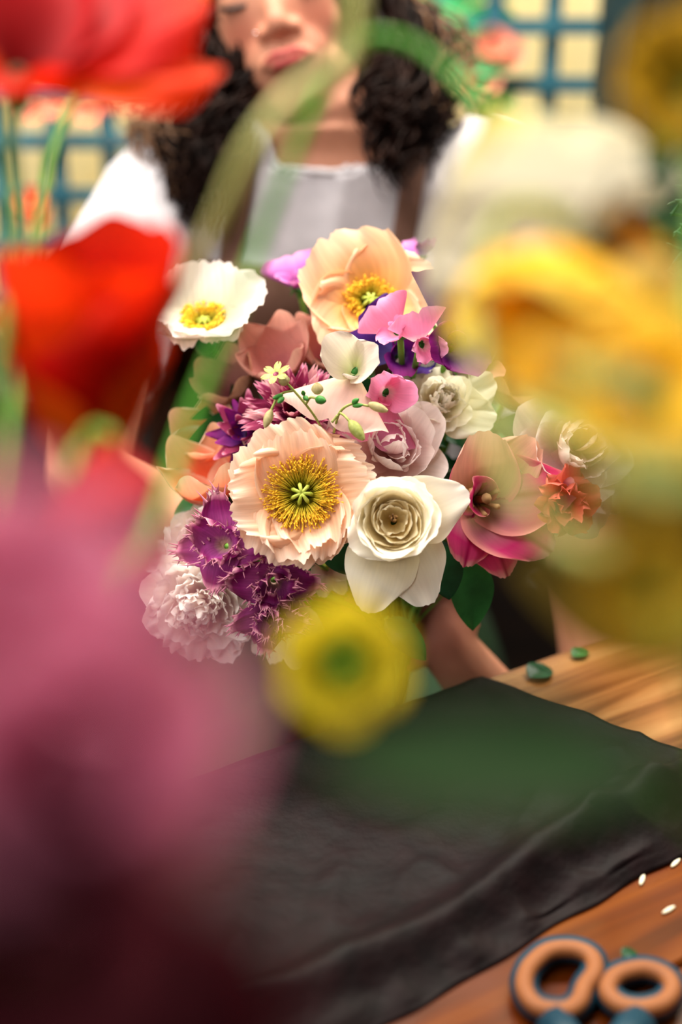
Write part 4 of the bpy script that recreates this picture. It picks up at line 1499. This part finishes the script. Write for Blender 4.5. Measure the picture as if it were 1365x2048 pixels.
# --- leaves in the bouquet
for lb, base, tip, z, nr, W, mt in (
    ('dark green pointed leaf hanging below the magenta tulip', (930, 1110), (955, 1262), 1.0, (.3, .2, 1), .017, 'leaf'),
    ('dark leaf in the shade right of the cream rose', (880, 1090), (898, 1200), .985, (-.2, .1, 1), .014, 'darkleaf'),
    ('mid green leaf below the cream rose beside the hand', (770, 1240), (858, 1316), 1.0, (.2, .6, 1), .012, 'leaf'),
    ('green leaf tip between the large peach poppy and white petals', (610, 1110), (612, 1168), .965, (.1, 0, 1), .004, 'leaf'),
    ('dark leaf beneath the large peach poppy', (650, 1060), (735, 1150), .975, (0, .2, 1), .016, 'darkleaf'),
    ('green leaf above the burgundy flower', (520, 900), (478, 818), 1.05, (-.3, .3, 1), .010, 'leaf'),
    ('dark green leaf behind the ivory flower', (830, 850), (812, 775), 1.02, (0, .3, 1), .014, 'leaf'),
    ('green leaf at the far left of the bouquet', (440, 1010), (345, 1022), 1.06, (-.1, .5, 1), .014, 'leaf'),
    ('sharp green leaf poking over the pale pink peony', (1090, 830), (1224, 770), 1.04, (.1, .6, 1), .011, 'brightleaf'),
    ('thin green leaf behind the purple sweet pea', (925, 760), (872, 640), 1.01, (.3, .2, 1), .006, 'leaf'),
    ('dark leaf right of the pale pink peony', (1180, 960), (1280, 1000), 1.05, (.3, .4, 1), .014, 'darkleaf'),
    ('dark leaf behind the burgundy flower', (620, 880), (680, 812), 1.0, (0, .3, 1), .013, 'darkleaf')):
    a, b = P(*base, z), P(*tip, z - .006)
    rt = root('leaf', lb, 'leaf', frame(a, D(*nr)))
    leafobj(rt, a, b - a, D(*nr), (b - a).length, W, mt, 'blade', bend=18, seed=base[0])
    add_stem(rt, [a, a.lerp(TIE, .5) + Vector((0, .02, 0)), TIE], .001, .001, name='petiole')

# green filling foliage in the heart of the bouquet
mb = MB()
rr = random.Random(3)
for k in range(170):
    c = P(rr.uniform(450, 1030), rr.uniform(790, 1110), 1.06 + rr.uniform(-.02, .03))
    d = D(rr.uniform(-1, 1), rr.uniform(-1, 1), rr.uniform(-.3, .6))
    n_ = D(rr.uniform(-.5, .5), rr.uniform(-.2, 1), 1)
    x = d
    z = (n_ - x * n_.dot(x)).normalized()
    Mx = Matrix((x, z.cross(x), z)).transposed().to_4x4()
    Mx.translation = c
    me = blade(rr.uniform(.03, .055), rr.uniform(.006, .011), bend=30, nu=2, nv=6, seed=k)
    mb.add([Mx @ v.co for v in me.vertices], [tuple(p.vertices) for p in me.polygons])
    bpy.data.meshes.remove(me)
rt = root('filler_foliage', 'mass of small dark green leaves filling the middle of the bouquet', 'foliage', frame(TIE, D(0, 1, 0)))
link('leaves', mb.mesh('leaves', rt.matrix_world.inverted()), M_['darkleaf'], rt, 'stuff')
rt['kind'] = 'stuff'

# ================================================================= NEAR FLOWERS (out of focus, between the camera and the bouquet)
VL, VR = Vector((-.13, .30, TAB)), Vector((.16, .40, TAB))


def near(name, lb, cat, px, py, z, ax, roll=0, s=1., vase=None, mat='stem', via=None, r=.0026, group=None):
    pos = P(px, py, z)
    a = D(*ax)
    rt = root(name, lb, cat, frame(pos, a, roll, s), group)
    if vase is not None:
        top = vase + Vector((0, 0, .17))
        mid = [P(*q) for q in via] if via else [pos - a * .03 + Vector((0, 0, -.01))]
        j = Vector((math.sin(px), math.cos(px), 0)) * .012
        add_stem(rt, [pos - a * .002] + mid + [top + j, vase + Vector((0, 0, .02)) - j], r, r, mat)
    return rt


def poppyflower(rt, mats, L, sd, n=4, e=(50, 40), core=True, ruf=.004, cup=1.15, W=None):
    W = W or L * .9
    k = dict(wb=.2, belly=.7, wt=.85, tp=2.3, nu=18, nv=14, irr=.002, ruf=ruf, rf=1.8)
    layer(rt, mats, n - n // 2, 0, var=3, L=L, W=W, tip=.16, e=e, cup=cup, seed=sd, zo=-.001, **k)
    layer(rt, mats, n // 2, 50, var=3, L=L * .95, W=W * .9, tip=.18, e=(e[0] + 5, e[1] + 6), cup=cup, seed=sd + 20, **k)
    if core:
        stamens(rt, 60, .003, L * .3, .006, .010, 10, 40, .0003, .0013, seed=sd)
        pistil(rt, .0042, .009, 6)


# top left scarlet poppies
rt = near('poppy', 'scarlet poppy filling the top left corner, seen from the side', 'flower', 35, 165, .56, (.15, .62, .55), 0, 1, VL, via=[(20, 260, .56), (30, 420, .55), (20, 560, .52)])
for phi, L, W, e, mt in ((-62, .088, .040, (36, 2), 'red'), (-28, .070, .042, (48, 10), 'darkred'), (10, .06, .042, (55, 20), 'darkred'), (60, .06, .04, (50, 20), 'red'), (-95, .080, .036, (26, -6), 'orange'), (150, .05, .04, (40, 10), 'red')):
    one(rt, M_[mt], phi, L=L, W=W, wb=.25, belly=.7, wt=.8, e=e, cup=1.3, tip=.2, seed=int(phi) + 1000, ruf=.005, rf=1.5, nu=18, nv=14, irr=.003)
link('receptacle', MB().ell((0, 0, -.004), (.007, .007, .010), nu=10, nv=8).mesh('receptacle'), M_['pistildark'], rt)
rt = near('poppy', 'orange yellow poppy petals behind the scarlet poppy at the top edge', 'flower', 330, -40, .66, (.1, .5, .8), 0, 1, None)
poppyflower(rt, M_['orangegold'], .034, 1100, e=(40, 5))
add_stem(rt, [P(330, -40, .662), P(200, 120, .66), P(70, 500, .62), VL + Vector((0, .01, .16)), VL + Vector((0, .005, .02))], .0022)
# mid left orange red poppy
rt = near('poppy', 'big orange red poppy at the left edge above the pink flowers', 'flower', 175, 970, .55, (.05, .95, .28), 0, 1.5, VL, via=[(160, 1000, .54), (120, 1250, .5)])
for phi, L, W, e, mt in ((180, .062, .046, (62, 92), 'orange'), (235, .064, .044, (58, 86), 'orange'), (120, .062, .044, (56, 88), 'orange'), (0, .064, .044, (58, 84), 'red'), (60, .070, .042, (62, 88), 'red'), (-60, .060, .042, (60, 88), 'orange')):
    one(rt, M_[mt], phi, L=L, W=W, wb=.3, belly=.6, wt=.7, e=e, cup=1.15, tip=.22, seed=int(phi) + 1200, ruf=.004, rf=1.4, nu=18, nv=14, irr=.003)
pistil(rt, .006, .012, 7)
rt = near('tulip', 'red tulip hanging under the big orange red poppy', 'flower', 225, 890, .49, (.03, -1, .3), 0, 1, None)
tulipcup(rt, [M_['red'], M_['darkred'], M_['red']], .054, .030, 1300)
add_stem(rt, [P(225, 890, .49), P(215, 865, .495), P(170, 880, .50), P(120, 1100, .47), VL + Vector((.01, 0, .16)), VL + Vector((0, 0, .02))], .0022)
# pink mass very near the lens
for lb, px, py, z, ax, L, W, mt, n in (
    ('rose pink sweet pea blurred large at the left edge under the red tulip', 20, 1270, .225, (.1, .3, .9), .026, .022, 'rosepink', 5),
    ('rose pink sweet pea blurred large below the other one at the left edge', 150, 1500, .215, (.3, .1, .9), .024, .021, 'rosepink', 5),
    ('wine red sweet pea blurred in the bottom left corner', 50, 1880, .21, (.2, .0, .9), .026, .024, 'deepwine', 5),
    ('dark wine sweet pea blurred along the bottom left edge', 330, 1990, .23, (.2, .0, .9), .022, .020, 'deepwine', 5)):
    rt = near('sweet_pea', lb, 'flower', px, py, z, ax, 0, 1, None)
    layer(rt, M_[mt], n, 0, var=3, L=L, W=W, wb=.3, e=(25, 30), cup=1.4, tip=.25, ruf=.002, seed=px + 1400, tilt=12, nu=10, nv=8)
    layer(rt, M_[mt], 3, 30, var=3, L=L * .7, W=W * .7, wb=.3, e=(45, 80), cup=1.2, tip=.25, ruf=.002, seed=px + 1450, tilt=12, nu=10, nv=8)
    link('calyx', MB().ell((0, 0, -.003), (.004, .004, .006), nu=8, nv=6).mesh('calyx'), M_['calyx'], rt)
    pos = P(px, py, z)
    add_stem(rt, [pos, pos + Vector((-.01, 0, -.03)), Vector((-.13, .26, TAB + .24)), VL + Vector((0, -.01, .16)), VL + Vector((0, 0, .02))], .0013)
# yellow green ranunculus in the middle
rt = near('ranunculus', 'lemon yellow ranunculus with a green eye blurred below the bouquet', 'flower', 688, 1325, .42, (.05, -.05, 1), 0, 1, None)
for k, (n, L, e) in enumerate(((6, .0190, (5, 12)), (6, .0175, (15, 35)), (6, .0150, (25, 60)), (5, .011, (35, 85)))):
    layer(rt, M_['lemon'], n, k * 20, var=3, L=L, W=L * .62, wb=.4, e=e, cup=1.1, tip=.18, seed=1500 + k, nu=10, nv=8)
link('centre', MB().ell((0, 0, .006), (.0045, .0045, .005), nu=12, nv=8).mesh('centre'), M_['brightleaf'], rt)
pos = P(688, 1325, .42)
add_stem(rt, [pos - D(0, 0, 1) * .003, P(560, 1420, .42), P(360, 1560, .33), P(150, 1800, .28), VL + Vector((0, .01, .17)), VL + Vector((0, 0, .02))], .0010, .0010, 'darkleaf')
# blurred dark leaf veil
for lb, base, tip, z, W, mt in (
    ('broad dark green leaf blurred over the middle of the black paper', (1330, 1560), (600, 1480), .27, .013, 'veilleaf'),):
    a, b = P(*base, z), P(*tip, z + .02)
    rt = root('leaf', lb, 'leaf', frame(a, D(0, .6, 1)))
    leafobj(rt, a, b - a, D(0, .7, .7), (b - a).length, W, mt, 'blade', bend=15, seed=3)
    add_stem(rt, [a, Vector((.16, .34, TAB + .25)), VR + Vector((0, 0, .16)), VR + Vector((0, 0, .02))], .0012, .0014, name='petiole')
# drooping stem and milky poppy seen from behind
NP = P(985, 228, .50)
rt = root('poppy', 'milky white poppy nodding on an arched green stem at the upper right', 'flower', frame(NP, D(.40, -.80, -.05), 0, 1.05))
for phi, L, W, e in ((0, .070, .048, (34, 62)), (60, .068, .048, (32, 60)), (120, .070, .050, (34, 62)), (180, .068, .048, (32, 60)), (240, .070, .048, (34, 64)), (300, .068, .048, (34, 60))):
    one(rt, M_['creamwhite'], phi, L=L, W=W, wb=.3, belly=.65, wt=.75, e=e, cup=1.15, tip=.2, seed=int(phi) + 1700, ruf=.004, rf=1.5, nu=18, nv=14, irr=.003)
link('receptacle', MB().ell((0, 0, -.002), (.0042, .0042, .005), nu=10, nv=8).mesh('receptacle'), M_['stem'], rt)
add_stem(rt, [NP, P(940, 185, .50), P(900, 145, .505), P(840, 95, .51), P(760, 72, .51), P(692, 102, .51), P(640, 190, .505), P(580, 330, .50), P(515, 500, .50), P(470, 620, .49), P(400, 790, .48), P(350, 930, .47), P(300, 1080, .45), P(190, 1350, .40), VL + Vector((.01, .0, .17)), VL + Vector((0, 0, .02))], .0019, .0026, 'brightleaf')
# pale stems crossing
for lb, pts, r in (('pale yellow green stem curving down past the woman\'s chin', [(712, -80, .46), (710, 50, .46), (690, 122, .46), (590, 185, .455), (500, 300, .45), (435, 440, .47), (370, 560, .52), (290, 700, .60), (200, 900, .63), (100, 1300, .5)], .0029),):
    p0 = P(*pts[0])
    rt = root('bare_stalk', lb, 'stalk', Matrix.Translation(p0))
    add_stem(rt, [P(*q) for q in pts] + [VL + Vector((0, .01, .17)), VL + Vector((0, 0, .02))], r, r * .8, 'palestem')
# golden flowers at right
GP = P(1175, 510, .44)
rt = root('poppy', 'large golden poppy nodding from a hooked stem just under the milky white poppy', 'flower', frame(GP, D(-.32, -.80, .25), 0))
for k in range(6):
    one(rt, M_['gold'], k * 60 + 10, L=.047, W=.034, wb=.3, belly=.65, wt=.75, e=(32, 58), cup=1.15, tip=.2, seed=k + 1800, ruf=.004, rf=1.5, nu=18, nv=14, irr=.003)
link('receptacle', MB().ell((0, 0, -.003), (.009, .009, .010), nu=10, nv=8).mesh('receptacle'), M_['pistildark'], rt)
add_stem(rt, [GP, P(1120, 440, .44), P(1062, 412, .44), P(1000, 440, .44), P(968, 540, .43), P(962, 720, .41), P(1000, 900, .39), P(1120, 1080, .37), P(1400, 1300, .36), VR + Vector((0, .01, .17)), VR + Vector((0, 0, .02))], .0030, .0024, 'pod')
RVIA = [(1390, 1150, .40)]
for lb, px, py, z, ax, L, sd, mt, e in (
    ('orange gold poppy right of the nodding golden one', 1205, 590, .47, (.3, .3, 1), .026, 1820, 'orangegold', (50, 30)),
    ('pale yellow poppy at the right edge below the fern', 1300, 670, .44, (.1, .4, .8), .025, 1840, 'paleyellow', (50, 30)),
    ('yellow poppy among green leaves below the nodding golden one', 1150, 790, .41, (-.2, .5, .8), .022, 1880, 'gold', (50, 30)),
    ('pale gold poppy low at the right edge above the dusty pink bloom', 1300, 800, .38, (-.2, .4, 1), .024, 1860, 'gold', (50, 20)),
    ('dark gold poppy at the right edge beside the dusty pink bloom', 1350, 1010, .32, (-.3, .2, 1), .018, 1900, 'oldgold', (45, 20)),
    ('small ochre poppy at the right edge above the far table corner', 1310, 1190, .30, (-.3, .2, 1), .014, 1920, 'oldgold', (45, 20)),
    ('yellow poppy in the top right corner', 1378, 185, .40, (-.2, .3, 1), .022, 1940, 'oldgold', (45, 20))):
    rt = near('poppy', lb, 'flower', px, py, z, ax, 0, 1, VR, via=[(px + 60, py + 120, z)] + RVIA)
    poppyflower(rt, M_[mt], L, sd, 5, e=e, core=(sd == 1820))
for lb, px, py, z, r in (('green bud hidden between the lower golden poppies', 1290, 715, .42, .004), ('green bud below the yellow corner poppy', 1340, 265, .44, .006)):
    rt = near('flower_bud', lb, 'bud', px, py, z, (0, .9, .3), 0, 1, VR, via=[(px + 60, py + 120, z)] + RVIA)
    link('bud', MB().ell((0, 0, 0), (r, r, r * 1.35), nu=12, nv=8).mesh('bud'), M_['calyx'], rt)
for lb, base, tip, z, W, mt in (
    ('green leaf blurred among the lower golden poppies', (1380, 1150), (1180, 1010), .36, .006, 'brightleaf'),
    ('olive green leaf blurred across the yellow poppies', (1340, 790), (1090, 690), .37, .005, 'pod'),
    ('olive leaf blurred in front of the dusty pink bloom', (1420, 960), (1190, 900), .30, .005, 'pod'),
    ('olive brown leaf blurred below the pale pink peony', (1420, 1270), (1030, 1120), .42, .019, 'olive'),
    ('olive brown leaf blurred at the right edge over the old gold poppy', (1460, 1090), (1130, 980), .30, .010, 'olive'),
    ('green leaf blurred by the milky poppy right side', (1330, 420), (1310, 210), .46, .006, 'darkleaf'),
    ('yellow green leaf blurred below the golden poppies', (1250, 880), (1010, 790), .38, .007, 'pod')):
    a, b = P(*base, z), P(*tip, z)
    rt = root('leaf', lb, 'leaf', frame(a, D(0, .6, 1)))
    leafobj(rt, a, b - a, D(.2, .3, 1), (b - a).length, W, mt, 'blade', bend=15, seed=3)
    add_stem(rt, [a, a.lerp(VR + Vector((0, 0, .17)), .6), VR + Vector((0, 0, .17)), VR + Vector((0, 0, .02))], .0012, .0014, name='petiole')
# vases, just out of the frame
M_['glaze'] = smat('grey glaze', '5a5a56', '6a6a66', .3, 20)
for lb, v in (('grey glazed vase holding the red and pink flowers', VL), ('grey glazed vase holding the yellow flowers', VR)):
    rt = root('vase', lb, 'vase', Matrix.Translation(v))
    link('body', MB().tube([(0, 0, .001), (0, 0, .004), (0, 0, .05), (0, 0, .11), (0, 0, .15), (0, 0, .165), (0, 0, .162), (0, 0, .15), (0, 0, .05), (0, 0, .012)],
                           [.03, .038, .046, .040, .026, .028, .0255, .0235, .042, .03], 28).mesh('body'), M_['glaze'], rt)
# fine fern at the right edge, near the plane of focus
rt = root('asparagus_fern', 'dark green needle fern at the right edge above the pale yellow poppy', 'fern', Matrix.Translation(P(1395, 620, 1.0)))
inv = rt.matrix_world.inverted()
mb = MB()
mb.tube(bez([P(1395, 620, 1.0), P(1400, 480, 1.0), P(1385, 300, 1.0)], 8), .0012, 6)
rr = random.Random(2)
for k in range(26):
    y = 300 + k * 12
    x0, y0 = 1392 + 6 * math.sin(k), y
    ln = rr.uniform(28, 66)
    dy = rr.uniform(-.6, .9)
    mb.tube(bez([P(x0, y0, 1.0), P(x0 - ln * .6, y0 + ln * dy * .4, .998), P(x0 - ln, y0 + ln * dy, .995)], 4), [.0013] * 8 + [.0003], 5)
link('needles', mb.mesh('needles', inv), M_['darkleaf'], rt, 'stuff')
add_stem(rt, [P(1395, 620, 1.0), P(1420, 800, 1.0), P(1440, 1000, 1.0), PT(1450, 1260)], .0012, .0014)

# ================================================================= CLIMBING ROSE ON THE TRELLIS
rt = root('climbing_rose', 'climbing rose with green leaves and salmon blooms against the trellis behind her hair', 'plant', Matrix.Translation((.22, TY - .05, 0)))
inv = rt.matrix_world.inverted()
add_stem(rt, [Vector((.22, TY - .05, 0)), Vector((.20, TY - .06, .5)), P(950, 300, 2.25), P(930, 100, 2.2)], .006, .004)
rr = random.Random(8)
me = blade(.06, .02, bend=25, nu=4, nv=8)
me.materials.append(smat('fresh rose leaf', '2c9a58', '48b470', .5, 30, trans=.3))
for k in range(40):
    o = link('leaf', me, None, rt)
    c = P(rr.gauss(945, 38), rr.uniform(-20, 200), 2.06 + rr.uniform(-.06, .06))
    o.matrix_local = inv @ frame(c, D(rr.uniform(-1, 1), rr.uniform(-.3, 1), 1), rr.uniform(0, 360), rr.uniform(.7, 1.2))
for px, py in ((1012, 118), (962, 178), (985, 100)):
    fr = inv @ frame(P(px, py, 2.02), D(0, .3, 1))
    me2 = petal(L=.034, W=.022, e=(20, 60), cup=1.2, tip=.2, seed=px, nu=8, nv=8)
    me2.materials.append(M_['salmonfar'])
    for q in range(7):
        o = link('petal', me2, None, rt)
        o.matrix_local = fr @ Matrix.Rotation(q * .9, 4, 'Z')
rt = root('climbing_rose', 'salmon and red blooms on a rose against the trellis at the left edge', 'plant', Matrix.Translation((-.47, TY - .05, 0)))
inv = rt.matrix_world.inverted()
add_stem(rt, [Vector((-.47, TY - .05, 0)), Vector((-.46, TY - .06, .5)), P(90, 420, 2.2), P(100, 230, 2.2)], .006, .004)
for px, py, mt in ((70, 228, 'salmonfar'), (120, 222, 'salmonfar'), (180, 232, 'salmonfar'), (66, 410, 'coral'), (72, 440, 'coral')):
    fr = inv @ frame(P(px, py, 2.04), D(0, .3, 1))
    me2 = petal(L=.026, W=.02, e=(20, 60), cup=1.2, tip=.2, seed=px, nu=8, nv=8)
    me2.materials.append(M_[mt])
    for q in range(7):
        o = link('petal', me2, None, rt)
        o.matrix_local = fr @ Matrix.Rotation(q * .9, 4, 'Z')
